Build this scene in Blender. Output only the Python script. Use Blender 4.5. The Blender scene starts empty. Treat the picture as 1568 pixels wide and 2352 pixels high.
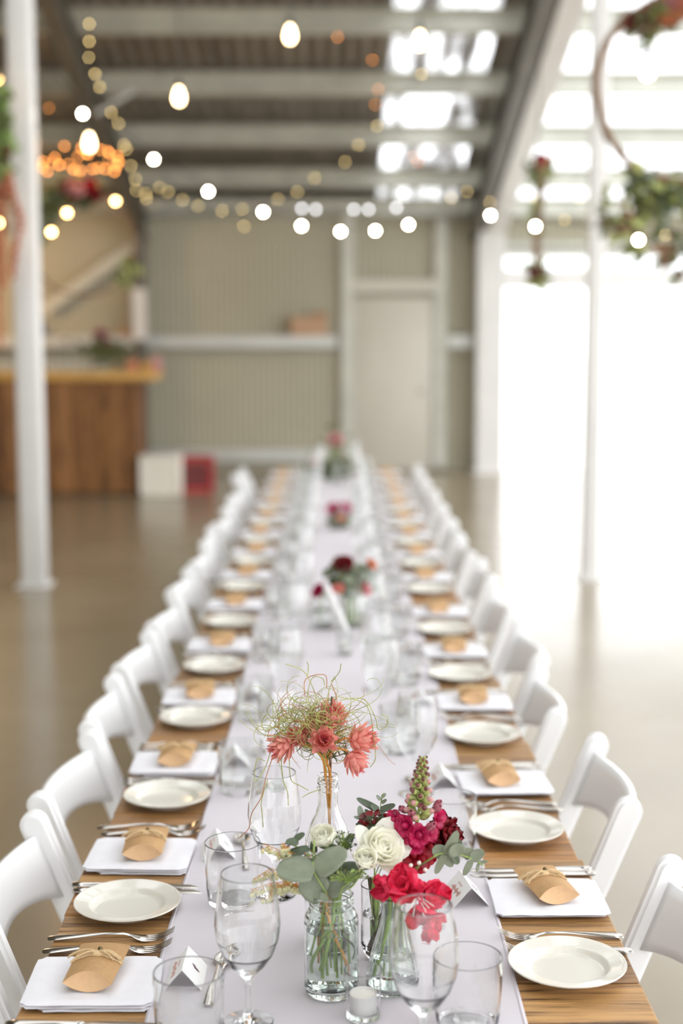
import bpy, bmesh, math, random
from mathutils import Vector, Matrix, noise
R = math.radians
PI = math.pi
random.seed(7)
C = bpy.context.scene.collection
SC = bpy.context.scene

# ------------------------------------------------------------------ camera
CAM = Vector((0, 0, 1.70)); PITCH = 7.1; YAW = 0.228; FPX = 50 / 36 * 2352
cd = bpy.data.cameras.new('camera'); cam = bpy.data.objects.new('camera', cd); C.objects.link(cam)
cam.location = CAM; cam.rotation_euler = (R(90 - PITCH), 0, R(-YAW))
cd.sensor_fit = 'VERTICAL'; cd.sensor_height = 36; cd.sensor_width = 24; cd.lens = 50
cd.clip_start = 0.05; cd.clip_end = 400
cd.dof.use_dof = True; cd.dof.focus_distance = 2.22; cd.dof.aperture_fstop = 1.9
SC.camera = cam
# ------------------------------------------------------------------ daylight
W = bpy.data.worlds.new('sky'); SC.world = W; W.use_nodes = True
wn = W.node_tree.nodes; wl = W.node_tree.links
bg = wn['Background']
wtc = wn.new('ShaderNodeTexCoord'); wno = wn.new('ShaderNodeTexNoise'); wno.inputs['Scale'].default_value = 1.6
wr = wn.new('ShaderNodeValToRGB'); wl.new(wtc.outputs['Generated'], wno.inputs['Vector']); wl.new(wno.outputs['Fac'], wr.inputs['Fac'])
wr.color_ramp.elements[0].color = (0.93, 0.96, 1.0, 1); wr.color_ramp.elements[1].color = (1.0, 1.0, 1.0, 1)
wl.new(wr.outputs['Color'], bg.inputs['Color'])
bg.inputs['Strength'].default_value = 1.3
SC.view_settings.view_transform = 'Standard'; SC.view_settings.look = 'None'; SC.view_settings.gamma = 1
SC.view_settings.exposure = 1.5
SC.view_settings.use_curve_mapping = False
cy = SC.cycles
cy.use_denoising = True
cy.max_bounces = 12; cy.diffuse_bounces = 5; cy.glossy_bounces = 5; cy.transmission_bounces = 12
cy.transparent_max_bounces = 40; cy.sample_clamp_indirect = 6; cy.sample_clamp_direct = 0
cy.blur_glossy = 0.3

def frame_axes():
    p, y = R(PITCH), R(YAW)
    f = Vector((math.sin(y) * math.cos(p), math.cos(y) * math.cos(p), -math.sin(p)))
    r = Vector((math.cos(y), -math.sin(y), 0)); return f, r, r.cross(f)
FW, RT, UP = frame_axes()
def at(px, py, Y):
    d = FW * FPX + RT * (px - 784) + UP * (1176 - py)
    return CAM + d * (Y / d.y)

# ------------------------------------------------------------------ materials
def srgb(r, g, b):
    f = lambda c: (c / 255 / 12.92) if c / 255 <= 0.04045 else ((c / 255 + 0.055) / 1.055) ** 2.4
    return (f(r), f(g), f(b), 1)
def new_mat(name):
    m = bpy.data.materials.new(name); m.use_nodes = True
    return m, m.node_tree.nodes, m.node_tree.links, m.node_tree.nodes['Principled BSDF']
def mat(name, col, rough=0.5, metal=0.0, vary=0.12, scale=12, spec=0.5, bump=0.0, stretch=None, trans=0.0, sheen=0, sss=0):
    m, n, l, p = new_mat(name)
    tc = n.new('ShaderNodeTexCoord'); mp = n.new('ShaderNodeMapping'); no = n.new('ShaderNodeTexNoise')
    if stretch: mp.inputs['Scale'].default_value = stretch
    no.inputs['Scale'].default_value = scale; no.inputs['Detail'].default_value = 5
    l.new(tc.outputs['Object'], mp.inputs['Vector']); l.new(mp.outputs['Vector'], no.inputs['Vector'])
    rp = n.new('ShaderNodeValToRGB')
    rp.color_ramp.elements[0].position = .3; rp.color_ramp.elements[1].position = .7
    rp.color_ramp.elements[0].color = tuple(c * (1 - vary) for c in col[:3]) + (1,)
    rp.color_ramp.elements[1].color = tuple(min(1, c * (1 + vary)) for c in col[:3]) + (1,)
    l.new(no.outputs['Fac'], rp.inputs['Fac']); l.new(rp.outputs['Color'], p.inputs['Base Color'])
    p.inputs['Roughness'].default_value = rough; p.inputs['Metallic'].default_value = metal
    p.inputs['Specular IOR Level'].default_value = spec
    if bump:
        b = n.new('ShaderNodeBump'); b.inputs['Strength'].default_value = bump; b.inputs['Distance'].default_value = 0.01
        l.new(no.outputs['Fac'], b.inputs['Height']); l.new(b.outputs['Normal'], p.inputs['Normal'])
    if trans:      # thin leaf or petal: part of the light passes through
        out = n['Material Output']; t = n.new('ShaderNodeBsdfTranslucent'); mx = n.new('ShaderNodeMixShader')
        l.new(rp.outputs['Color'], t.inputs['Color']); mx.inputs[0].default_value = trans
        l.new(p.outputs['BSDF'], mx.inputs[1]); l.new(t.outputs['BSDF'], mx.inputs[2]); l.new(mx.outputs['Shader'], out.inputs['Surface'])
    return m
def glow(name, col, s):
    m, n, l, p = new_mat(name)
    p.inputs['Base Color'].default_value = col; p.inputs['Emission Color'].default_value = col; p.inputs['Emission Strength'].default_value = s
    return m
def solid_glass(name, col=(1, 1, 1, 1), ior=1.5, rough=0.0):
    m, n, l, p = new_mat(name)
    p.inputs['Base Color'].default_value = col; p.inputs['Transmission Weight'].default_value = 1
    p.inputs['IOR'].default_value = ior; p.inputs['Roughness'].default_value = rough
    return m
def thin_glass(name, tint=(0.97, 0.98, 0.975, 1), boost=2.8, rough=0.02):
    m, n, l, p = new_mat(name); n.remove(p)
    out = n['Material Output']; t = n.new('ShaderNodeBsdfTransparent'); g = n.new('ShaderNodeBsdfGlossy'); f = n.new('ShaderNodeFresnel')
    mx = n.new('ShaderNodeMixShader'); mu = n.new('ShaderNodeMath'); mu.operation = 'MULTIPLY'; mu.inputs[1].default_value = boost; mu.use_clamp = True
    t.inputs['Color'].default_value = tint; g.inputs['Roughness'].default_value = rough; f.inputs['IOR'].default_value = 1.5
    ge = n.new('ShaderNodeNewGeometry'); io = n.new('ShaderNodeMapRange'); io.inputs['To Min'].default_value = 1.5; io.inputs['To Max'].default_value = 1 / 1.5
    l.new(ge.outputs['Backfacing'], io.inputs['Value']); l.new(io.outputs['Result'], f.inputs['IOR'])
    l.new(f.outputs[0], mu.inputs[0]); l.new(mu.outputs[0], mx.inputs[0]); l.new(t.outputs[0], mx.inputs[1]); l.new(g.outputs[0], mx.inputs[2]); l.new(mx.outputs[0], out.inputs['Surface'])
    return m

M = {}
M['chair'] = mat('white_resin', (.86, .86, .86, 1), .32, vary=.01)
M['plate'] = mat('cream_china', (.71, .68, .60, 1), .08, vary=.01)
M['napkin'] = mat('white_linen', (.78, .765, .79, 1), .9, vary=.02, scale=60, bump=.05)
M['runner'] = mat('pale_lilac_cloth', (.61, .57, .595, 1), .9, vary=.02, scale=9, bump=.1)
M['steel'] = mat('polished_steel', (.52, .49, .45, 1), .15, 1.0, vary=.03)
M['kraft'] = mat('kraft_card', (.46, .27, .115, 1), .75, vary=.07, scale=150)
M['kraft_lit'] = mat('lit_kraft_card', (.66, .42, .23, 1), .75, vary=.05, scale=150)  # same kraft in a lighter colour, as if facing the light
M['twine'] = mat('jute_twine', (.62, .45, .25, 1), .9, vary=.2, scale=400)
M['bronze'] = mat('aged_bronze', (.18, .13, .06, 1), .3, 1.0, vary=.2, scale=200)
M['card'] = mat('white_card', (.82, .81, .80, 1), .8, vary=.01)
M['ink_dark'] = mat('plum_ink', (.12, .04, .06, 1), .8, vary=.4, scale=300)
M['ink_pink'] = mat('blush_ink', (.55, .30, .25, 1), .8, vary=.2, scale=300)
M['glass'] = solid_glass('clear_glass', (.985, .995, .99, 1))
M['green_glass'] = solid_glass('pale_green_glass', (.93, .985, .955, 1))
M['water'] = solid_glass('water', (.985, .995, .98, 1), 1.33)
M['far_glass'] = thin_glass('blown_glass')
M['pane'] = thin_glass('window_pane', (.95, .97, .97, 1))
M['wax'] = mat('candle_wax', (.85, .82, .74, 1), .5, vary=.02)
M['tin'] = mat('white_tin', (.82, .81, .79, 1), .35, .2, vary=.02)
M['steelwork'] = mat('white_painted_steel', (.72, .71, .69, 1), .35, vary=.04, scale=3)
M['rafter_dark'] = mat('galvanised_rafter', (.15, .138, .115, 1), .45, .3, vary=.15, scale=3)
M['purlin'] = mat('galvanised_purlin', (.56, .56, .49, 1), .5, .2, vary=.12, scale=4)
M['roof'] = mat('zinc_roof_sheet', (.22, .195, .165, 1), .38, .55, vary=.25, scale=1.3, stretch=(3, .6, 1))
M['wall'] = mat('cream_wall_sheet', (.41, .385, .285, 1), .5, vary=.05, scale=1.2)
M['girt'] = mat('galvanised_girt', (.60, .61, .58, 1), .45, .3, vary=.06, scale=3)
M['door'] = mat('cream_door_paint', (.60, .57, .49, 1), .3, vary=.03, scale=2)
M['ground'] = mat('pale_gravel', (.75, .74, .72, 1), .9, vary=.06, scale=2)
M['cable'] = mat('black_cable', (.02, .02, .02, 1), .5, vary=.1)
M['bulb_white'] = glow('white_bulb_glow', (1, .90, .70, 1), 42)
M['bulb_warm'] = glow('warm_bulb_glow', (1, .56, .20, 1), 14)
M['edison'] = glow('filament_bulb_glow', (1, .66, .34, 1), 9)
M['fairy'] = glow('fairy_light_glow', (1, .72, .28, 1), 6.5)
M['orange_dot'] = glow('orange_dot_glow', (1, .34, .07, 1), 8)
M['bulb_dim'] = glow('cool_bulb_glow', (.95, .95, 1, 1), 3)
M['twig'] = mat('brown_vine', (.20, .11, .055, 1), .7, vary=.3, scale=60)
M['leafdark'] = mat('dark_foliage', (.125, .14, .048, 1), .5, vary=.35, scale=40, trans=.25)
M['euc'] = mat('eucalyptus_leaf', (.225, .255, .175, 1), .55, vary=.10, scale=70, trans=.12)
M['euc_dark'] = mat('deep_eucalyptus_leaf', (.12, .155, .095, 1), .45, vary=.15, scale=70, trans=.12)
M['euc_pale'] = mat('young_eucalyptus_leaf', (.36, .42, .34, 1), .6, vary=.12, scale=90, trans=.12)
M['rose'] = mat('ivory_petal', (.95, .94, .84, 1), .6, vary=.03, scale=90, trans=.42)
M['sepal'] = mat('green_sepal', (.30, .42, .13, 1), .5, vary=.2, scale=120, trans=.2)
M['stem'] = mat('green_stem', (.26, .36, .09, 1), .45, vary=.3, scale=160, stretch=(1, 1, .3))
M['stem_orange'] = mat('orange_stem', (.62, .28, .05, 1), .5, vary=.25, scale=200)
M['stem_brown'] = mat('brown_stem', (.10, .065, .03, 1), .5, vary=.35, scale=120)
M['azalea'] = mat('cerise_petal', (.84, .035, .105, 1), .5, vary=.25, scale=80, trans=.35)
M['snap_red'] = mat('crimson_petal', (.42, .003, .02, 1), .5, vary=.3, scale=110, trans=.25)
M['snap_pink'] = mat('magenta_petal', (.50, .01, .085, 1), .5, vary=.3, scale=110, trans=.25)
M['snap_mauve'] = mat('mauve_petal', (.50, .16, .21, 1), .5, vary=.4, scale=160, trans=.25)
M['bud'] = mat('green_bud', (.33, .36, .11, 1), .55, vary=.3, scale=200)
M['bud_red'] = mat('maroon_bud', (.16, .05, .045, 1), .55, vary=.4, scale=200)
M['carnation'] = mat('dark_red_petal', (.20, .003, .008, 1), .55, vary=.45, scale=120, trans=.2)
M['protea'] = mat('coral_bract', (.94, .38, .32, 1), .5, vary=.22, scale=110, trans=.42)
M['protea_tip'] = mat('rose_stamen', (.62, .10, .12, 1), .6, vary=.3, scale=300)
M['tendril'] = mat('green_tendril', (.36, .37, .12, 1), .6, vary=.4, scale=60)
M['tendril_red'] = mat('russet_tendril', (.40, .17, .07, 1), .6, vary=.4, scale=60)
M['bell'] = mat('cream_bell_flower', (.84, .82, .50, 1), .5, vary=.15, scale=200, trans=.25)
M['bellcap'] = mat('orange_calyx', (.66, .30, .08, 1), .5, vary=.3, scale=200)
M['pinkfl'] = mat('hot_pink_petal', (.70, .05, .22, 1), .5, vary=.2, scale=40, trans=.3)
M['palepink'] = mat('pale_pink_petal', (.72, .38, .36, 1), .5, vary=.15, scale=40, trans=.3)
M['peach'] = mat('peach_petal', (.80, .34, .18, 1), .5, vary=.2, scale=40, trans=.3)
M['amaranth'] = mat('russet_amaranth', (.42, .13, .06, 1), .8, vary=.4, scale=90)
M['berry'] = mat('white_berry', (.80, .76, .68, 1), .4, vary=.05)
M['crate_red'] = mat('red_plastic', (.42, .018, .02, 1), .4, vary=.1)
M['crate_white'] = mat('white_plastic', (.80, .76, .66, 1), .5, vary=.03)
M['box'] = mat('brown_cardboard', (.50, .32, .20, 1), .8, vary=.08)
M['bar_top'] = mat('golden_bar_top', (.60, .33, .07, 1), .35, vary=.25, scale=6, stretch=(1, 8, 8))
M['blue'] = mat('blue_bottle_glass', (.03, .05, .16, 1), .2, vary=.1)
M['black'] = mat('black_metal', (.03, .03, .03, 1), .4, vary=.1)

def wood_mat(name, cols, along='x', pitch=.125, rough=.45):
    """Planks PITCH wide; the grain runs along X (table) or Z (bar front)."""
    m, n, l, p = new_mat(name)
    tc = n.new('ShaderNodeTexCoord'); sx = n.new('ShaderNodeSeparateXYZ'); l.new(tc.outputs['Object'], sx.inputs[0])
    across = sx.outputs['Y'] if along == 'x' else sx.outputs['X']
    dv = n.new('ShaderNodeMath'); dv.operation = 'DIVIDE'; dv.inputs[1].default_value = pitch; l.new(across, dv.inputs[0])
    fl = n.new('ShaderNodeMath'); fl.operation = 'FLOOR'; l.new(dv.outputs[0], fl.inputs[0])
    wh = n.new('ShaderNodeTexWhiteNoise'); wh.noise_dimensions = '1D'; l.new(fl.outputs[0], wh.inputs['W'])
    r1 = n.new('ShaderNodeValToRGB'); l.new(wh.outputs['Value'], r1.inputs['Fac'])
    r1.color_ramp.elements[0].color = cols[0]; r1.color_ramp.elements[1].color = cols[2]
    e = r1.color_ramp.elements.new(.5); e.color = cols[1]
    mp = n.new('ShaderNodeMapping'); mp.inputs['Scale'].default_value = (3.2, 78, 78) if along == 'x' else (34, 34, 2.2)
    l.new(tc.outputs['Object'], mp.inputs['Vector'])
    no = n.new('ShaderNodeTexNoise'); no.noise_dimensions = '4D'; no.inputs['Scale'].default_value = 1.5; no.inputs['Detail'].default_value = 9; no.inputs['Roughness'].default_value = .62; no.inputs['Distortion'].default_value = .5
    l.new(mp.outputs['Vector'], no.inputs['Vector'])
    w10 = n.new('ShaderNodeMath'); w10.operation = 'MULTIPLY'; w10.inputs[1].default_value = 13; l.new(wh.outputs['Value'], w10.inputs[0]); l.new(w10.outputs[0], no.inputs['W'])
    r2 = n.new('ShaderNodeValToRGB'); l.new(no.outputs['Fac'], r2.inputs['Fac'])
    r2.color_ramp.elements[0].position = .37; r2.color_ramp.elements[0].color = (.16, .12, .09, 1)
    r2.color_ramp.elements[1].position = .60; r2.color_ramp.elements[1].color = (1.12, 1.08, 1.0, 1)
    e2 = r2.color_ramp.elements.new(.46); e2.color = (.74, .68, .60, 1)
    mx = n.new('ShaderNodeMix'); mx.data_type = 'RGBA'; mx.blend_type = 'MULTIPLY'; mx.inputs['Factor'].default_value = 1
    l.new(r1.outputs['Color'], mx.inputs['A']); l.new(r2.outputs['Color'], mx.inputs['B'])
    # weathered grey patches
    n3 = n.new('ShaderNodeTexNoise'); n3.inputs['Scale'].default_value = 5; n3.inputs['Detail'].default_value = 6
    mp3 = n.new('ShaderNodeMapping'); mp3.inputs['Scale'].default_value = (.6, 2.5, 2.5) if along == 'x' else (2.5, 2.5, .6); l.new(tc.outputs['Object'], mp3.inputs['Vector']); l.new(mp3.outputs['Vector'], n3.inputs['Vector'])
    r3 = n.new('ShaderNodeValToRGB'); r3.color_ramp.elements[0].position = .52; r3.color_ramp.elements[0].color = (0, 0, 0, 1); r3.color_ramp.elements[1].position = .72; r3.color_ramp.elements[1].color = (.45, .45, .45, 1)
    l.new(n3.outputs['Fac'], r3.inputs['Fac'])
    m3 = n.new('ShaderNodeMix'); m3.data_type = 'RGBA'; l.new(r3.outputs['Color'], m3.inputs['Factor']); l.new(mx.outputs['Result'], m3.inputs['A']); m3.inputs['B'].default_value = (cols[1][0] * .8, cols[1][1] * .9, cols[1][2] * 1.25, 1)
    l.new(m3.outputs['Result'], p.inputs['Base Color'])
    b = n.new('ShaderNodeBump'); b.inputs['Strength'].default_value = .35; b.inputs['Distance'].default_value = .004; l.new(no.outputs['Fac'], b.inputs['Height']); l.new(b.outputs['Normal'], p.inputs['Normal'])
    p.inputs['Roughness'].default_value = rough
    return m
M['tabletop'] = wood_mat('weathered_planks', [(.44, .215, .065, 1), (.27, .15, .062, 1), (.50, .285, .105, 1)])
M['barfront'] = wood_mat('bar_boards', [(.15, .050, .010, 1), (.26, .11, .022, 1), (.40, .19, .07, 1)], 'z', .14, .5)

def floor_mat():
    m, n, l, p = new_mat('polished_concrete')
    tc = n.new('ShaderNodeTexCoord'); no = n.new('ShaderNodeTexNoise'); no.inputs['Scale'].default_value = .9; no.inputs['Detail'].default_value = 8
    l.new(tc.outputs['Object'], no.inputs['Vector'])
    r = n.new('ShaderNodeValToRGB'); r.color_ramp.elements[0].position = .3; r.color_ramp.elements[1].position = .72
    r.color_ramp.elements[0].color = (.235, .188, .120, 1); r.color_ramp.elements[1].color = (.305, .252, .168, 1)
    l.new(no.outputs['Fac'], r.inputs['Fac']); l.new(r.outputs['Color'], p.inputs['Base Color'])
    r2 = n.new('ShaderNodeValToRGB'); r2.color_ramp.elements[0].color = (.13, .13, .13, 1); r2.color_ramp.elements[1].color = (.30, .30, .30, 1)
    n2 = n.new('ShaderNodeTexNoise'); n2.inputs['Scale'].default_value = 1.7; n2.inputs['Detail'].default_value = 6; l.new(tc.outputs['Object'], n2.inputs['Vector'])
    l.new(n2.outputs['Fac'], r2.inputs['Fac']); l.new(r2.outputs['Color'], p.inputs['Roughness'])
    p.inputs['Specular IOR Level'].default_value = 1.0
    return m
M['floor'] = floor_mat()

def clear_sheet_mat(name, lo, hi, p0, p1, stretch, tint=(.97, .98, 1, 1)):
    """Fibreglass roof sheet: clear where clean, milky and grimed where not."""
    m, n, l, p = new_mat(name); out = n['Material Output']
    t = n.new('ShaderNodeBsdfTransparent'); t.inputs['Color'].default_value = tint
    p.inputs['Base Color'].default_value = (.22, .19, .155, 1); p.inputs['Roughness'].default_value = .35
    tc = n.new('ShaderNodeTexCoord'); mp = n.new('ShaderNodeMapping'); mp.inputs['Scale'].default_value = stretch
    no = n.new('ShaderNodeTexNoise'); no.inputs['Scale'].default_value = 1; no.inputs['Detail'].default_value = 2
    l.new(tc.outputs['Object'], mp.inputs['Vector']); l.new(mp.outputs['Vector'], no.inputs['Vector'])
    r = n.new('ShaderNodeValToRGB'); r.color_ramp.elements[0].position = p0; r.color_ramp.elements[1].position = p1
    r.color_ramp.elements[0].color = (lo, lo, lo, 1); r.color_ramp.elements[1].color = (hi, hi, hi, 1)
    l.new(no.outputs['Fac'], r.inputs['Fac'])
    mx = n.new('ShaderNodeMixShader'); l.new(r.outputs['Color'], mx.inputs[0]); l.new(p.outputs['BSDF'], mx.inputs[1]); l.new(t.outputs['BSDF'], mx.inputs[2]); l.new(mx.outputs['Shader'], out.inputs['Surface'])
    return m
M['clear_roof'] = clear_sheet_mat('clear_roof_sheet', .85, .92, .3, .7, (1, 1, 1), (.80, .81, .82, 1))
M['skylight'] = clear_sheet_mat('weathered_skylight_sheet', .03, .85, .42, .62, (5.5, .9, .9))

# ------------------------------------------------------------------ mesh kit
class MB:
    def __init__(s): s.v = []; s.f = []
    def add(s, vs, fs):
        b = len(s.v); s.v.extend(Vector(v) for v in vs); s.f.extend(tuple(b + i for i in f) for f in fs); return s
    def box(s, c, d, rot=None):
        x, y, z = (k / 2 for k in d); vs = [Vector((i * x, j * y, k * z)) for i in (-1, 1) for j in (-1, 1) for k in (-1, 1)]
        if rot: vs = [rot @ v for v in vs]
        c = Vector(c)
        return s.add([c + v for v in vs], [(0, 1, 3, 2), (4, 6, 7, 5), (0, 4, 5, 1), (2, 3, 7, 6), (0, 2, 6, 4), (1, 5, 7, 3)])
    def rbox(s, c, d, bev, seg=3, rot=None):
        bm = bmesh.new(); bmesh.ops.create_cube(bm, size=1)
        for v in bm.verts: v.co = Vector((v.co.x * d[0], v.co.y * d[1], v.co.z * d[2]))
        bmesh.ops.bevel(bm, geom=list(bm.edges), offset=bev, segments=seg, affect='EDGES', profile=.5)
        bm.verts.index_update(); c = Vector(c)
        vs = [(c + (rot @ v.co if rot else v.co)) for v in bm.verts]; fs = [tuple(v.index for v in f.verts) for f in bm.faces]
        bm.free(); return s.add(vs, fs)
    def beam(s, a, b, w, h, up=(0, 0, 1)):
        a, b = Vector(a), Vector(b); d = (b - a).normalized(); u = Vector(up); sd = d.cross(u).normalized(); u = sd.cross(d)
        vs = [p + sd * i * w / 2 + u * j * h / 2 for p in (a, b) for i in (-1, 1) for j in (-1, 1)]
        return s.add(vs, [(0, 1, 3, 2), (4, 6, 7, 5), (0, 4, 5, 1), (2, 3, 7, 6), (0, 2, 6, 4), (1, 5, 7, 3)])
    def tube(s, pts, rad, n=6, cap=True):
        pts = [Vector(p) for p in pts]; m = len(pts); rs = rad if isinstance(rad, (list, tuple)) else [rad] * m
        t0 = (pts[1] - pts[0]).normalized(); ref = Vector((0, 0, 1)) if abs(t0.z) < .9 else Vector((1, 0, 0)); nn = t0.cross(ref).normalized()
        vs = []
        for i, p in enumerate(pts):
            t = (pts[min(i + 1, m - 1)] - pts[max(i - 1, 0)]).normalized(); nn = (nn - t * nn.dot(t))
            nn = nn.normalized() if nn.length > 1e-6 else t.orthogonal().normalized(); bb = t.cross(nn)
            vs += [p + (nn * math.cos(2 * PI * k / n) + bb * math.sin(2 * PI * k / n)) * rs[i] for k in range(n)]
        fs = [(i * n + k, i * n + (k + 1) % n, (i + 1) * n + (k + 1) % n, (i + 1) * n + k) for i in range(m - 1) for k in range(n)]
        if cap: fs += [tuple(range(n - 1, -1, -1)), tuple((m - 1) * n + k for k in range(n))]
        return s.add(vs, fs)
    def lathe(s, prof, n=32, c=(0, 0, 0), mod=None):
        pr = [prof[0]]
        for a, b in zip(prof, prof[1:]):
            L = math.hypot(b[0] - a[0], b[1] - a[1])
            if L > .004 and n > 50:
                for f in (.0007 / L, 1 - .0007 / L): pr.append((a[0] + (b[0] - a[0]) * f, a[1] + (b[1] - a[1]) * f))
            pr.append(b)
        prof = pr; c = Vector(c); vs = []; fs = []; idx = []
        for (r, z) in prof:
            if r < 1e-6: idx.append([len(vs)]); vs.append(c + Vector((0, 0, z)))
            else:
                idx.append(list(range(len(vs), len(vs) + n)))
                for k in range(n):
                    a = 2 * PI * k / n; rr = r * (mod(a, z) if mod else 1); vs.append(c + Vector((rr * math.cos(a), rr * math.sin(a), z)))
        for a, b in zip(idx, idx[1:]):
            for k in range(n):
                k2 = (k + 1) % n
                if len(a) == 1 and len(b) == 1: continue
                if len(a) == 1: fs.append((a[0], b[k2], b[k]))
                elif len(b) == 1: fs.append((a[k], a[k2], b[0]))
                else: fs.append((a[k], a[k2], b[k2], b[k]))
        return s.add(vs, fs)
    def grid(s, fn, nu, nv):
        vs = [fn(i / nu, j / nv) for j in range(nv + 1) for i in range(nu + 1)]
        return s.add(vs, [(j * (nu + 1) + i, j * (nu + 1) + i + 1, (j + 1) * (nu + 1) + i + 1, (j + 1) * (nu + 1) + i) for j in range(nv) for i in range(nu)])
    def ball(s, c, r, axis=(0, 0, 1), n=8, m=6):
        c = Vector(c); q = Vector(axis).to_track_quat('Z', 'Y'); rx, ry, rz = r if isinstance(r, tuple) else (r, r, r)
        b = MB(); b.lathe([(math.sin(PI * k / m), -math.cos(PI * k / m)) for k in range(m + 1)], n)
        return s.add([c + q @ Vector((v.x * rx, v.y * ry, v.z * rz)) for v in b.v], b.f)
    def build(s, name, mt, parent=None, origin=None, smooth=True, angle=40, thick=0):
        o0 = Vector(origin) if origin is not None else Vector((0, 0, 0))
        me = bpy.data.meshes.new(name); me.from_pydata([v - o0 for v in s.v], [], s.f)
        bm = bmesh.new(); bm.from_mesh(me); bmesh.ops.recalc_face_normals(bm, faces=bm.faces); bm.to_mesh(me); bm.free()
        me.materials.append(M[mt] if isinstance(mt, str) else mt)
        me.shade_smooth() if smooth else me.shade_flat()
        if smooth: me.set_sharp_from_angle(angle=R(angle))
        o = bpy.data.objects.new(name, me); C.objects.link(o)
        if parent: o.parent = parent
        elif origin is not None: o.location = o0
        if thick:
            md = o.modifiers.new('thickness', 'SOLIDIFY'); md.thickness = thick; md.offset = 0
        return o
def tag(o, label=None, cat=None, group=None, kind=None):
    if label: o['label'] = label
    if cat: o['category'] = cat
    if group: o['group'] = group
    if kind: o['kind'] = kind
    return o
def thing(name, label, cat, loc=(0, 0, 0), rz=0, group=None):
    o = bpy.data.objects.new(name, None); C.objects.link(o); o.location = loc; o.rotation_euler = (0, 0, rz); o.empty_display_size = .05
    return tag(o, label, cat, group)
def struct(o): o['kind'] = 'structure'; return o
def dup(o, parent=None):
    c = o.copy(); C.objects.link(c)
    if parent: c.parent = parent
    for ch in [x for x in KIDS.get(o.name, [])]: dup(ch, c)
    return c
KIDS = {}
def note_kids():
    KIDS.clear()
    for o in C.objects:
        if o.parent: KIDS.setdefault(o.parent.name, []).append(o)
ORD = ['first', 'second', 'third', 'fourth', 'fifth', 'sixth', 'seventh', 'eighth', 'ninth', 'tenth', 'eleventh', 'twelfth', 'thirteenth', 'fourteenth', 'fifteenth', 'sixteenth', 'seventeenth', 'eighteenth']

# ================================================================== SETTING
YB = 17.9; EAVE = 3.35; TAN = .268; RIDGE = 5.4; XL = -5.6; XR = 7.0; YF = -7.1
def roofz(y): return EAVE + TAN * (YB - y) if y >= RIDGE else EAVE + TAN * (YB - RIDGE) - TAN * (RIDGE - y)
struct(MB().box(((XL + XR) / 2, (YB + YF) / 2, -.05), (XR - XL, YB - YF, .10)).build('floor', 'floor', smooth=False))
struct(MB().box((30, 20, -.17), (170, 170, .10)).build('ground', 'ground', smooth=False))
def corrug(mb, x0, x1, p0, p1, pitch, amp, nrm, seg=6):
    """Sheet from row p0 to row p1 (y, z), waves across X."""
    n = max(1, int((x1 - x0) / pitch * seg)); nrm = Vector(nrm)
    def fn(u, v):
        x = x0 + (x1 - x0) * u; w = math.sin(x / pitch * 2 * PI); w = max(-.7, min(.7, w)) / .7
        return Vector((x, p0[0] + (p1[0] - p0[0]) * v, p0[1] + (p1[1] - p0[1]) * v)) + nrm * w * amp
    return mb.grid(fn, n, 1)
# back wall, solid to x=2.05, then a wide opening under a header and a strip of glazing
wb = MB(); corrug(wb, XL, 2.05, (YB, 0), (YB, EAVE), .075, .006, (0, 1, 0)); corrug(wb, 2.05, XR, (YB, 2.66), (YB, EAVE), .075, .006, (0, 1, 0))
wb.box(((XL + 2.05) / 2, YB + .06, EAVE / 2), (2.05 - XL, .06, EAVE)); wb.box(((XR + 2.05) / 2, YB + .06, (EAVE + 2.66) / 2), (XR - 2.05, .06, EAVE - 2.66))
struct(wb.build('wall_back', 'wall'))
wl_ = MB().box((XL - .06, (YB + YF) / 2, 2.9), (.06, YB - YF, 5.8)); wl_.grid(lambda u, v: Vector((XL + .008 * math.sin((YF + (YB - YF) * u) / .09 * 2 * PI), YF + (YB - YF) * u, 3.0 * v)), 1400, 1)
struct(wl_.build('wall_left', 'wall'))
# roof
rf = MB(); sk1 = MB(); sk2 = MB()
nb = (0, TAN, 1); nf = (0, -TAN, 1)
pb0, pb1 = (YB + .3, roofz(YB + .3)), (RIDGE, roofz(RIDGE)); pf1 = (YF - .3, roofz(YF - .3)); pm = (11.6, roofz(11.6))
corrug(rf, XL - .2, .52, pb0, pm, .15, .014, nb); corrug(sk1, .50, 1.50, pb0, pm, .15, .014, nb); corrug(rf, 1.48, 2.0, pb0, pm, .15, .014, nb); corrug(sk2, 1.98, XR + .2, pb0, pm, .15, .014, nb)
edges = [(XL - .2, -2.5, 0), (-2.5, -1.45, 1), (-1.45, -.95, 0), (-.95, .25, 1), (.25, .8, 0), (.8, 2.1, 1), (2.1, 2.7, 0), (2.7, 4.0, 1), (4.0, 4.6, 0), (4.6, XR + .2, 1)]  # unseen clear strips, added to light the table and streak the glasses
for x0, x1, clear in edges:
    for a_, b_, n_ in ((pm, pb1, nb), (pb1, pf1, nf)): corrug(sk2 if clear else rf, x0, x1 + .02, a_, b_, .15, .014, n_)
struct(rf.build('ceiling', 'roof', thick=.002)); struct(sk1.build('ceiling_skylight', 'skylight')); struct(sk2.build('ceiling_clear_sheet_and_added_strips', 'clear_roof'))
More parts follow.
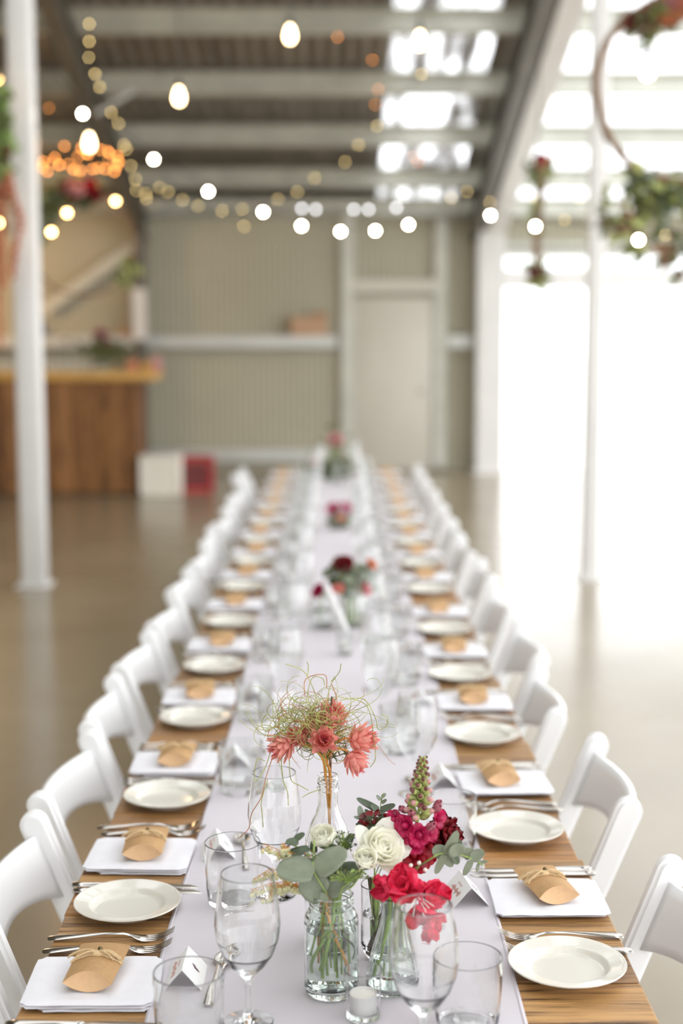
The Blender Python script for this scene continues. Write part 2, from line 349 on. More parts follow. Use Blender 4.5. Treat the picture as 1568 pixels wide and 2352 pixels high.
# purlins
for y in [YB - .12, 16.85, 15.65, 14.42, 13.18, 12.0, 10.8, 9.6, 8.4, 7.2, 6.0, 4.8, 3.4, 2.0, .6, -.8, -2.2, -3.6, -5.0, -6.4]:
    z = roofz(y) - .02; s = TAN if y >= RIDGE else -TAN
    mb = MB(); a = Vector((XL, y, z - .11)); b = Vector((XR, y, z - .11)); up = (0, s, 1)
    mb.beam(a, b, .012, .2, up); mb.beam(a + Vector((0, -.03, .095)), b + Vector((0, -.03, .095)), .07, .012, up); mb.beam(a + Vector((0, -.03, -.10)), b + Vector((0, -.03, -.10)), .07, .012, up)
    struct(mb.build('roof_purlin', 'purlin', smooth=False))
# rafters (I sections) on both slopes
def rafter(x, w, mt):
    mb = MB()
    for (y0, y1, s) in ((YB, RIDGE, TAN), (RIDGE, YF, -TAN)):
        for dz, h, ww in ((-.24, .02, w), (-.50, .02, w), (-.37, .26, .02)):
            mb.beam((x, y0, roofz(y0) + dz), (x, y1, roofz(y1) + dz), ww, h, (0, s, 1))
    return struct(mb.build('roof_rafter', mt, smooth=False))
rafter(-2.38, .15, 'rafter_dark'); rafter(1.95, .22, 'steelwork'); rafter(1.73, .15, 'rafter_dark'); rafter(XR - .15, .2, 'steelwork'); rafter(XL + .15, .15, 'rafter_dark')
# columns
def column(x, y, w, d, h, mt, name='support_column'):
    mb = MB(); mb.box((x, y - d / 2, h / 2), (w, .02, h)); mb.box((x, y + d / 2, h / 2), (w, .02, h)); mb.box((x, y, h / 2), (.02, d, h)); mb.box((x, y, .01), (w + .08, d + .1, .02))
    return struct(mb.build(name, mt, smooth=False))
column(1.90, YB - .22, .33, .28, EAVE - .2, 'steelwork')
column(-2.40, YB - .2, .13, .2, EAVE - .2, 'rafter_dark')
struct(MB().box((-2.40, YB - .325, 1.95), (.17, .02, .62)).build('trim_1', 'steelwork', smooth=False))
for y in (12.5, 6.5, .5, -6.6): column(XR - .15, y, .2, .2, roofz(y) - .4, 'steelwork')
for x in (-1.8, 1.9): column(x, YF + .2, .2, .2, roofz(YF) - .2, 'steelwork')
# free standing posts beside the table
def post(x, y, w, d):
    h = roofz(y) - .52; mb = MB().rbox((x, y, h / 2 + .01), (w, d, h), .02, 3); mb.box((x, y, .008), (w + .06, d + .06, .016))
    return struct(mb.build('support_post', 'steelwork'))
post(-2.055, 9.6, .165, .15); post(1.775, 9.84, .12, .12)
# girts, eave beam, door surrounds
def trim(n, c, d, mt='girt', rot=None): return struct(MB().box(c, d, rot).build('trim_%d' % n, mt, smooth=False))
trim(2, ((XL + 2) / 2, YB - .07, EAVE - .09), (2 - XL, .1, .17), 'purlin')
trim(3, ((XL - .02) / 2 + .02, YB - .11, 1.615), (-.0 - XL, .2, .14)); trim(4, (1.55, YB - .08, 1.615), (.32, .1, .14))
trim(5, ((XL + .0) / 2 - .05, YB - .07, .20), (-.0 - XL - .1, .1, .14))
trim(6, (.15, YB - .06, 1.66), (.16, .08, 3.2), 'purlin'); trim(7, (1.30, YB - .06, 1.66), (.15, .08, 3.2), 'purlin')
trim(8, (.725, YB - .06, 2.30), (1.0, .08, .15), 'door')
trim(9, (4.5, YB - .02, 2.39), (5.0, .1, .24), 'steelwork'); trim(10, (4.5, YB - .03, EAVE - .10), (5.0, .1, .17), 'purlin'); trim(11, (4.5, YB - .02, 2.68), (5.0, .08, .05), 'steelwork')
for k in range(2): trim(12 + k, (3.6 + k * 1.6, YB - .0, 2.58), (.05, .06, .18), 'steelwork')
trim(17, (4.5, YB - .02, 2.80), (5.0, .06, .05), 'girt')
w1 = struct(MB().box((4.5, YB + .02, 2.55), (4.9, .006, .22)).build('window_1', 'pane', smooth=False))
a, b = at(100, 712, YB - .15), at(318, 560, YB - .15); struct(MB().beam(a, b, .05, .13).build('wall_brace', 'purlin', smooth=False))
a, b = at(262, 262, 14.0), at(312, 205, 14.0); a.x = -2.30; struct(MB().beam(a, b, .04, .04).build('fly_brace', 'girt', smooth=False))
# door
d1 = MB().rbox((.725, YB - .045, 1.09), (.98, .045, 2.14), .004, 2).build('door_1', 'door'); struct(d1)
MB().tube([(1.12, YB - .07, 1.0), (1.12, YB - .13, 1.0), (1.02, YB - .13, 1.0)], .01, 8).build('door_handle', 'steel', d1)
dl = MB(); dl.box((.22, YB - .045, .3), (.02, .055, .1)); dl.box((.22, YB - .045, 1.8), (.02, .055, .1)); dl.build('hinge', 'steel', d1)

# ================================================================== BIG THINGS
# ---- bar
bx1 = -2.12; by = 15.15
bar = thing('bar_counter', 'timber boarded bar counter with a golden slab top behind the left post', 'bar', (-3.8, by + .4, 0))
o = bar.location.copy()
mb = MB(); x = XL + .05; k = 0
while x < bx1 - .001:
    w = min(.14, bx1 - x); mb.rbox((x + w / 2, by + random.uniform(-.004, .004), .62), (w - .004, .03, 1.20), .004, 1); x += .14; k += 1
mb.build('front_boards', 'barfront', bar, o)
mb = MB()
for k in range(5): mb.rbox((bx1 - .01, by + .1 + k * .14, .62), (.03, .134, 1.20), .004, 1)
mb.build('side_boards', 'barfront', bar, o)
MB().rbox(((XL + .04 + bx1 + .2) / 2, by + .33, 1.265), (bx1 + .16 - XL, .80, .085), .008, 2).build('counter_top', 'bar_top', bar, o)
MB().box(((XL + bx1) / 2, by + .38, .6), (bx1 - XL - .1, .55, 1.1)).build('carcass', 'black', bar, o, smooth=False)
# ---- crates and boxes
def crate(name, label, c, w, d, h, mt, open_sides):
    t = thing(name, label, 'crate', c); mb = MB()
    x, y = w / 2, d / 2
    mb.box((0, 0, .012), (w, d, .02))
    for sx in (-1, 1):
        for sy in (-1, 1): mb.rbox((sx * (x - .015), sy * (y - .015), h / 2), (.03, .03, h), .004, 2)
    for z, hh in ((h - .02, .04), (.03, .05)):
        for sx in (-1, 1): mb.rbox((sx * (x - .008), 0, z), (.014, d, hh), .003, 1)
        for sy in (-1, 1): mb.rbox((0, sy * (y - .008), z), (w, .014, hh), .003, 1)
    mb.build('crate_frame', mt, t)
    mb = MB()
    if open_sides:
        for i in range(1, 6):
            f = -x + w * i / 6
            mb.box((f, -y + .006, h / 2), (.01, .008, h - .06)); mb.box((f, y - .006, h / 2), (.01, .008, h - .06))
            f = -y + d * i / 6; mb.box((-x + .006, f, h / 2), (.008, .01, h - .06)); mb.box((x - .006, f, h / 2), (.008, .01, h - .06))
        for z in (.12, .2, .28):
            for sy in (-1, 1): mb.box((0, sy * (y - .008), z), (w, .006, .012))
            for sx in (-1, 1): mb.box((sx * (x - .008), 0, z), (.006, d, .012))
        mb.build('lattice', mt, t); MB().box((0, 0, h * .42), (w - .04, d - .04, h * .7)).build('contents', 'black', t, smooth=False)
    else:
        for sy in (-1, 1): mb.box((0, sy * (y - .012), h / 2), (w - .03, .006, h - .02))
        for sx in (-1, 1): mb.box((sx * (x - .012), 0, h / 2), (.006, d - .03, h - .02))
        mb.build('side_panels', mt, t)
        MB().rbox((0, 0, h + .008), (w + .01, d + .01, .018), .005, 2).build('lid', mt, t)
    return t
crate('storage_tub', 'white plastic tub standing on the floor beside the bar', (-1.875, 15.05 + .17, 0), .42, .36, .41, 'crate_white', False)
crate('milk_crate', 'red lattice plastic crate standing next to the white tub', (-1.53, 15.6, 0), .36, .34, .37, 'crate_red', True)
t = thing('cardboard_box', 'open brown cardboard box sitting on the back wall ledge by the door', 'box', (-.33, YB - .11, 1.685))
mb = MB(); w, d, h = .44, .17, .24
mb.box((0, 0, .004), (w, d, .006)); mb.box((0, -d / 2, h / 2), (w, .006, h)); mb.box((0, d / 2, h / 2), (w, .006, h)); mb.box((-w / 2, 0, h / 2), (.006, d, h)); mb.box((w / 2, 0, h / 2), (.006, d, h)); mb.build('carton', 'box', t, smooth=False)
mb = MB(); mb.box((w / 2 - .08, -.01, h + .03), (.16, .006, .07), Matrix.Rotation(R(25), 3, 'X')); mb.build('flap', 'box', t, smooth=False)
t = MB().rbox((-2.58, YB - .13, 1.685 + .05), (.18, .12, .10), .006, 2).build('paper_parcel', 'box', None, (-2.58, YB - .13, 1.685)); tag(t, 'small brown parcel on the wall ledge next to the dark column', 'parcel')
t = thing('blue_bottle', 'small blue bottle on the wall ledge behind the left post', 'bottle', (-3.62, YB - .13, 1.685))
MB().lathe([(0, 0), (.035, 0), (.037, .01), (.037, .10), (.014, .135), (.014, .17), (0, .17)], 14).build('bottle_body', 'blue', t); MB().lathe([(0, .17), (.016, .17), (.016, .19), (0, .19)], 12).build('cap', 'black', t)
# glasses and parcels on the bar
ZB = 1.3075
g0 = None
for k in range(11):
    o_ = MB().lathe([(0, .004), (.028, .004), (.034, .12), (.033, .12), (.027, .010), (0, .010)], 14).build('bar_glass', 'far_glass') if k == 0 else g0.copy()
    if k: C.objects.link(o_)
    else: g0 = o_
    o_.location = (-3.60 + k * .098, by + .30 + .02 * (k % 2), ZB - .004); tag(o_, '%s from the post in the row of tumblers on the bar' % ORD[k], 'glass', 'tumblers lined up on the bar')
for k, (xx, c_, hh, nm, lb) in enumerate([(-2.18, 'peach', .13, 'gift_bag', 'orange paper bag on the bar near its right end'), (-2.03, 'bar_top', .11, 'gift_bag', 'yellow paper bag between the orange and the pink bag on the bar'), (-1.92, 'palepink', .16, 'gift_bag', 'pink paper bag at the right end of the bar')]):
    t = thing(nm, lb, 'bag', (xx, by + .2, ZB)); q = Matrix.Rotation(R(0), 3, 'Z')
    MB().rbox((0, 0, hh / 2), (.10, .07, hh), .004, 2).build('bag_body', c_, t)
    MB().tube([(-.02, 0, hh - .01), (-.015, 0, hh + .035), (.015, 0, hh + .035), (.02, 0, hh - .01)], .003, 6).build('bag_handle', 'twine', t)

# ---- long table
TZ = .75; HW = .447; TY0, TY1 = .92, 10.05
tab = thing('banquet_table', 'long weathered plank banquet table laid for dinner down the middle of the shed', 'table', (0, 5.5, 0)); o = tab.location.copy()
mb = MB(); y = TY0; pitch = .125; y = math.floor(TY0 / pitch) * pitch
while y < TY1:
    l_ = HW + random.uniform(-.004, .006); r_ = HW + random.uniform(-.004, .006)
    mb.rbox(((r_ - l_) / 2, y + pitch / 2, TZ - .0175 + random.uniform(-.0006, 0)), (l_ + r_, pitch - random.uniform(.003, .008), .035), .003, 1); y += pitch
ob = mb.build('tabletop', 'tabletop', tab, (0, 0, 0)); ob.location = -o
mb = MB()
for sx in (-1, 1): mb.box((sx * .30, 5.48, TZ - .075), (.04, 9.0, .08))
mb.build('apron', 'tabletop', tab, o, smooth=False)
for yy in (1.3, 3.4, 5.5, 7.6, 9.7):
    for sx in (-1, 1):
        MB().beam((sx * .10, yy, 0), (sx * .06, yy, TZ - .04), .07, .05, (0, 1, 0)).build('leg', 'tabletop', tab, o, smooth=False)
    mb = MB(); mb.box((0, yy, .03), (.24, .09, .05)); mb.box((0, yy, TZ - .06), (.56, .07, .045)); mb.build('trestle_bar', 'tabletop', tab, o, smooth=False)

# ---- runner
def cloth_z(x, y):
    return .0022 + .0016 * noise.noise(Vector((x * 7, y * 2.1, 0))) + .0011 * abs(noise.noise(Vector((x * 16 + y * 3, y * 5, 3)))) 
def rz_(x, y): return TZ + max(.0006, cloth_z(x, y))
def runner_fn(u, v):
    y = TY0 + .01 + (TY1 - TY0 - .02) * v
    l = -.263 + .006 * math.sin(y * 2.3) + .004 * noise.noise(Vector((0, y * 3, 0))); r = .272 + .006 * math.sin(y * 1.7 + 1) + .004 * noise.noise(Vector((5, y * 3, 0)))
    x = l + (r - l) * u; return Vector((x, y, rz_(x, y)))
t = thing('table_runner', 'pale lilac cloth runner lying down the centre of the long table', 'table runner', (0, 5.5, TZ)); o = t.location.copy()
MB().grid(runner_fn, 60, 620).build('cloth', 'runner', t, o, thick=.0008)
mb = MB()
for u in (.0, 1.0):
    mb.tube([runner_fn(u, j / 300) + Vector((.004 * (1 if u == 0 else -1), 0, .0003)) for j in range(301)], [.0016] * 301, 5)
mb.build('hem', 'runner', t, o)
RZ = TZ + .0042      # resting height on the runner

# ---- folding chair
def make_chair():
    t = thing('folding_chair', 'x', 'chair')
    px_ = lambda z: -.19 + .39 * (.80 - z)
    for s in (-1, 1):
        y = s * .225; pts = [(px_(z), z) for z in (0.0, .2, .4, .6, .79)]
        d = Vector((px_(0) - px_(.8), -.8)).normalized(); nx = Vector((-d.y, d.x))
        prof = []
        a, b = Vector((px_(.0), 0.0)), Vector((px_(.775), .775)); w = .024
        ax = (b - a).normalized(); nn = Vector((-ax.y, ax.x))
        out = [a + nn * w * .8, a - nn * w * .8, b - nn * w * 1.1]
        for k in range(1, 8): th = PI * k / 8; out.append(b - nn * w * 1.1 * math.cos(th) + ax * w * 1.1 * math.sin(th))
        out.append(b + nn * w * 1.1)
        bm = bmesh.new(); vs = [bm.verts.new((p.x, y - .016, p.y)) for p in out]; f = bm.faces.new(vs)
        r = bmesh.ops.extrude_face_region(bm, geom=[f]); bmesh.ops.translate(bm, verts=[v for v in r['geom'] if isinstance(v, bmesh.types.BMVert)], vec=(0, .032, 0))
        bmesh.ops.bevel(bm, geom=[e for e in bm.edges if e.calc_face_angle(0) > R(60)], offset=.007, segments=3, affect='EDGES')
        bm.verts.index_update(); m2 = MB().add([v.co.copy() for v in bm.verts], [tuple(v.index for v in f.verts) for f in bm.faces]); bm.free()
        m2.build('side_post', 'chair', t)
        y2 = s * .190
        MB().beam((.13, y2, .425), (-.29, y2, .01), .022, .038, (1, 0, 1)).build('rear_leg', 'chair', t)
        MB().tube([(.005, y - s * .02, .300), (.005, y + s * .021, .300)], .009, 10).build('rivet', 'steel', t)
    def bk(u, v):
        uu = 2 * u - 1; zb = .635 + .035 * (1 - uu * uu); zt = .758 - .004 * (1 - uu * uu); z = zb + (zt - zb) * v
        return Vector((px_(z) - .005 - .042 * (1 - uu * uu), uu * .212, z))
    MB().grid(bk, 22, 6).build('back_panel', 'chair', t, thick=.014)
    mb = MB().rbox((.045, 0, .437), (.37, .385, .024), .010, 3); mb.build('seat', 'chair', t)
    MB().rbox((.045, 0, .455), (.33, .345, .018), .008, 3).build('seat_pad', 'chair', t)
    mb = MB().tube([(.115, -.2, .02), (.115, .2, .02)], .01, 8); mb.tube([(.0, -.22, .34), (.0, .22, .34)], .008, 8); mb.build('stretcher', 'chair', t)
    return t
chair0 = make_chair(); note_kids()
LCH = [1.83, 2.395, 2.95, 3.50, 4.07, 4.65, 5.25, 5.86, 6.46, 7.06, 7.66, 8.26, 8.86, 9.46]
RCH = [2.15, 2.925, 3.60, 4.20, 4.80, 5.48, 6.1, 6.7, 7.3, 7.9, 8.5, 9.1, 9.65]
first = True
for side, ys in ((-1, LCH), (1, RCH)):
    for i, y in enumerate(ys):
        c = chair0 if first else dup(chair0); first = False
        xx = .395 + random.uniform(-.012, .012)
        if side == 1 and i == 2: xx = .365
        if side == -1 and i == len(ys) - 1: xx = .47
        c.location = (side * xx, y, 0); c.rotation_euler = (0, 0, (0 if side == -1 else PI) + R(random.uniform(-3, 3)))
        c['label'] = 'white folding chair along the %s side of the table, %s from the near end' % ('left' if side == -1 else 'right', ORD[i])
        c['group'] = 'white folding chairs on the %s' % ('left' if side == -1 else 'right')

# ================================================================== TABLEWARE (built facing +x, copied)
def loft(mb, secs, n=8):
    """secs: (x, y, z, half width, half thickness) -> closed flattened tube along x"""
    vs = []; fs = []
    for (x, y, z, w, t) in secs: vs += [Vector((x, y + w * math.cos(2 * PI * k / n), z + t * math.sin(2 * PI * k / n))) for k in range(n)]
    m = len(secs)
    fs = [(i * n + k, i * n + (k + 1) % n, (i + 1) * n + (k + 1) % n, (i + 1) * n + k) for i in range(m - 1) for k in range(n)] + [tuple(range(n - 1, -1, -1)), tuple((m - 1) * n + k for k in range(n))]
    return mb.add(vs, fs)
def make_fork():      # handle end at x=-.1, tines at +.1
    t = thing('fork', 'x', 'fork'); mb = MB()
    loft(mb, [(-.100, 0, .0026, .006, .0012), (-.097, 0, .0028, .0095, .0016), (-.085, 0, .0040, .0100, .0017), (-.05, 0, .0068, .0072, .0017), (-.01, 0, .0098, .0042, .0018), (.02, 0, .0098, .0032, .0019), (.033, 0, .0075, .0045, .0016), (.042, 0, .0045, .010, .0012), (.05, 0, .0028, .0125, .001), (.058, 0, .0024, .0128, .0009)], 10)
    mb.build('handle', 'steel', t)
    mb = MB()
    for k in range(4):
        yy = (k - 1.5) * .0066
        loft(mb, [(.054, yy, .0024, .0025, .0009), (.068, yy, .0034, .0019, .0009), (.082, yy * 1.0, .0075, .0016, .0009), (.094, yy * .97, .0135, .0013, .0008), (.100, yy * .95, .0175, .0006, .0006)], 6)
    mb.build('tines', 'steel', t); return t
def make_spoon():
    t = thing('spoon', 'x', 'spoon'); mb = MB()
    loft(mb, [(-.085, 0, .0026, .005, .0012), (-.082, 0, .0028, .0085, .0016), (-.07, 0, .0045, .0085, .0016), (-.03, 0, .0075, .0050, .0017), (.01, 0, .0088, .0030, .0019), (.033, 0, .0072, .0032, .0018), (.042, 0, .0062, .006, .0013)], 10)
    mb.build('handle', 'steel', t)
    def bowl(u, v):
        a = 2 * PI * u; r = v; x = .0635 + .025 * r * math.cos(a); y = .0175 * r * math.sin(a) * (1 - .12 * math.cos(a)); z = .0012 + .0062 * r * r
        return Vector((x, y, z))
    mb = MB().grid(bowl, 24, 7); mb.build('spoon_bowl', 'steel', t, thick=.0011); return t
def make_knife():
    t = thing('table_knife', 'x', 'knife'); mb = MB()
    loft(mb, [(-.110, 0, .0045, .004, .0030), (-.107, 0, .0045, .0080, .0042), (-.09, 0, .0045, .0088, .0043), (-.04, 0, .0045, .0068, .0040), (-.012, 0, .0045, .0058, .0038), (-.006, 0, .0045, .0072, .0044), (0, 0, .0045, .0050, .0034)], 10)
    mb.build('handle', 'steel', t)
    mb = MB(); loft(mb, [(-.002, 0, .0045, .0045, .0015), (.01, .001, .0040, .0085, .0010), (.06, .001, .0032, .0095, .0008), (.095, .000, .0026, .0085, .0007), (.108, -.003, .0022, .004, .0006), (.112, -.005, .0022, .0008, .0005)], 8)
    mb.build('blade', 'steel', t); return t
PLATE = [(0, .0030), (.045, .0030), (.048, 0), (.053, 0), (.056, .003), (.064, .0100), (.0872, .0168), (.0885, .0185), (.0878, .0202), (.0855, .0200), (.0820, .0188), (.0650, .0150), (.0620, .0138), (.0585, .0085), (.0560, .0062), (.0520, .0052), (0, .0048)]
def make_plate(): return MB().lathe(PLATE, 64).build('side_plate', 'plate')
def make_napkin():
    t = thing('napkin', 'x', 'napkin'); mb = MB()
    def slab(cx, cy_, sx, sy, z0, z1, seed, b=.0035):
        n = 18
        def fn_top(u, v, top):
            a, c_ = 2 * u - 1, 2 * v - 1; r = .93
            x = sx / 2 * a; y = sy / 2 * c_
            corner = max(0, abs(a) - r) / (1 - r) * max(0, abs(c_) - r) / (1 - r)
            x -= math.copysign(corner * .006, a); y -= math.copysign(corner * .006, c_)
            e = max(abs(a), abs(c_)); ed = 1 - max(0, (e - .94) / .06) ** 2
            mid = (z0 + z1) / 2; h = (z1 - z0) / 2
            wob = .0012 * noise.noise(Vector((x * 30 + seed, y * 30, 0)))
            edge_wave = .0016 * noise.noise(Vector((seed, x * 18, y * 9)))
            x += edge_wave * (abs(a) > .8); y += edge_wave * (abs(c_) > .8)
            z = mid + (h * math.sqrt(max(0, ed)) + (wob if top else 0)) * (1 if top else -1)
            return Vector((cx + x, cy_ + y, z))
        mb.grid(lambda u, v: fn_top(u, v, True), n, n); mb.grid(lambda u, v: fn_top(u, v, False), n, n)
    slab(.012, -.006, .160, .150, .0003, .0045, 1); slab(0, 0, .186, .158, .0045, .0085, 2); slab(-.001, .002, .188, .160, .0080, .0125, 3)
    mb.build('folded_linen', 'napkin', t, angle=80)
    return t
def make_favour():
    t = thing('favour_box', 'x', 'gift box'); L = .118; w = .036
    tk = lambda v: .0145 * (1 - .75 * v ** 1.6)      # thick at the near end, flat at the far end
    mb = MB(); nu, nv = 12, 12
    def f(u, v, s):
        a = 2 * u - 1; end = .010 * (1 - a * a); y = -L / 2 + end * (1 - v) + (L - end * (1 - v)) * v; th = tk(v)
        return Vector((w * a * (1 + .05 * v), y, .0150 + s * th * (1 - a * a) + .006 * v))
    mb.grid(lambda u, v: f(u, v, 1), nu, nv); mb.grid(lambda u, v: f(u, v, -1), nu, nv)
    cap = lambda v: (lambda u, k: f(u, v, 1 - 2 * k) + Vector((0, (.004 if v == 0 else -.002) * (1 - (2 * k - 1) ** 2) * (1 - (2 * u - 1) ** 2) - (.007 * k * (1 - (2 * u - 1) ** 2) if v == 0 else 0), 0)))
    mb.grid(cap(1), nu, 4)
    mb.build('kraft_carton', 'kraft', t, angle=35)
    fl_ = MB(); fl_.grid(cap(0), nu, 4); fl_.build('end_flap', 'kraft_lit', t)['label'] = 'kraft box end flap, coloured paler as if lit'
    mb = MB(); random.seed(11)
    for k in range(4):
        v = .50 + .022 * k; pts = []
        for q in range(25):
            u = (q / 24); p = f(u, v, 1) + Vector((0, .001 * math.sin(q), .0012)); pts.append(p)
        for q in range(25):
            u = 1 - (q / 24); p = f(u, v, -1) - Vector((0, 0, .0008)); pts.append(p)
        pts.append(pts[0]); mb.tube(pts, .0012, 5)
    c = f(.5, .53, 1) + Vector((0, 0, .002)); mb.ball(c, (.009, .006, .005)); 
    for k in range(13):
        s = -1 if k % 2 else 1; ln = random.uniform(.024, .046); dy = random.uniform(-.45, .2) ; pts = []
        for q in range(7):
            tt = q / 6; xx = s * ln * tt; zz = .004 * math.sin(PI * tt) - .010 * tt * tt * (ln / .036) + random.uniform(-.0006, .0006)
            pts.append(c + Vector((xx, dy * ln * tt * 1.3 + random.uniform(-.0005, .0005), zz + .003)))
        mb.tube(pts, .0012, 5)
    mb.build('twine_bow', 'twine', t)
    mb = MB().ball(c + Vector((.003, .007, .004)), .0042, n=12, m=8); mb.lathe([(.0055, 0), (.0045, .002), (.002, .0042), (0, .005)], 12, c + Vector((.001, .004, -.001)))
    mb.build('bell_charm', 'bronze', t); random.seed(5); return t
def make_card():
    t = thing('place_card', 'x', 'place card'); mb = MB(); hw, hh, L = .030, .033, .082
    sl = math.atan2(hh, hw); ll = math.hypot(hw, hh)
    for s in (-1, 1): mb.beam((s * hw, 0, .0006), (0, 0, hh), .0, .0) if 0 else mb.add(*leaf_box(s, hw, hh, L))
    mb.build('folded_card', 'card', t, smooth=False)
    def on(s, a, y, off=.0009):      # a: 0 foot .. 1 ridge
        p = Vector((s * hw * (1 - a), y, hh * a)); return p + Vector((s * hh, 0, hw)).normalized() * off
    mb = MB()
    for k in range(11):
        fa = .30 + .034 * k; wd = .0032 * math.sin(PI * (k + .6) / 11.5)
        a_, b_ = on(1, fa, .002 - wd), on(1, fa + .02, .002 + wd * .9)
        mb.tube([a_, (a_ + b_) / 2 + Vector((.0001, 0, .0003)), b_], .0006, 4)
    mb.build('feather_motif', 'ink_dark', t)
    mb = MB(); pts = [on(-1, .45 + .16 * math.sin(q * 1.35) * (.6 + .4 * math.sin(q * .37)), -.024 + .0009 * q * 1.0, .0010) for q in range(52)]
    mb.tube(pts, .0005, 4); pts = [on(-1, .72 + .05 * math.sin(q * 1.1), -.012 + .0011 * q, .0010) for q in range(22)]; mb.tube(pts, .0003, 4)
    mb.build('script_lettering', 'ink_pink', t); return t
def leaf_box(s, hw, hh, L):
    n = Vector((s * hh, 0, hw)).normalized() * .0005; a = Vector((s * hw, 0, 0)); b = Vector((0, 0, hh)); vs = []
    for p in (a, b):
        for y in (-L / 2, L / 2):
            for k in (0, 1): vs.append(p + Vector((0, y, 0)) + n * (k * 1.0) + Vector((0, 0, .0003)))
    return vs, [(0, 1, 3, 2), (4, 6, 7, 5), (0, 4, 5, 1), (2, 3, 7, 6), (0, 2, 6, 4), (1, 5, 7, 3)]
WG_OUT = [(0, 0), (.0345, 0), (.0352, .0008), (.034, .002), (.02, .0042), (.008, .0085), (.0046, .017), (.0040, .035), (.0042, .055), (.0062, .064), (.013, .0715), (.024, .083), (.0355, .100), (.0430, .121), (.0455, .142), (.0440, .166), (.0405, .190), (.0365, .214)]
WG_IN = [(.0360, .2152), (.0353, .214), (.0392, .190), (.0427, .166), (.0441, .142), (.0416, .122), (.0340, .102), (.022, .086), (.010, .0775), (0, .0755)]
TB_OUT = [(0, 0), (.0395, 0), (.0415, .0015), (.0425, .006), (.0450, .03), (.0468, .065), (.0472, .09), (.0470, .104)]
TB_IN = [(.0463, .1052), (.0455, .104), (.0455, .09), (.0451, .065), (.0432, .03), (.0405, .013), (.037, .009), (0, .0085)]
def make_wg(near): return MB().lathe(WG_OUT + (WG_IN if near else []), 72 if near else 40).build('wine_glass', 'glass' if near else 'far_glass', angle=60)
def make_tb(near): return MB().lathe(TB_OUT + (TB_IN if near else [(.0465, .104), (.043, .02), (0, .012)]), 72 if near else 40).build('water_tumbler', 'glass' if near else 'far_glass', angle=60)

proto = {'fork': make_fork(), 'spoon': make_spoon(), 'knife': make_knife(), 'plate': make_plate(), 'napkin': make_napkin(), 'favour': make_favour(), 'card': make_card(),
         'wg': make_wg(True), 'tb': make_tb(True), 'wgf': make_wg(False), 'tbf': make_tb(False)}
note_kids(); used = set()
NAMES = {'fork': 'fork', 'spoon': 'spoon', 'knife': 'knife', 'plate': 'plate', 'napkin': 'napkin', 'favour': 'gift box', 'card': 'place card', 'wg': 'wine glass', 'tb': 'tumbler', 'wgf': 'wine glass', 'tbf': 'tumbler'}
def put(kind, x, y, z, rz, label, group, tilt=0):
    o = proto[kind] if kind not in used else dup(proto[kind]); used.add(kind)
    o.location = (x, y, z); o.rotation_euler = (tilt, 0, rz); o['label'] = label; o['category'] = NAMES[kind]; o['group'] = group
    return o
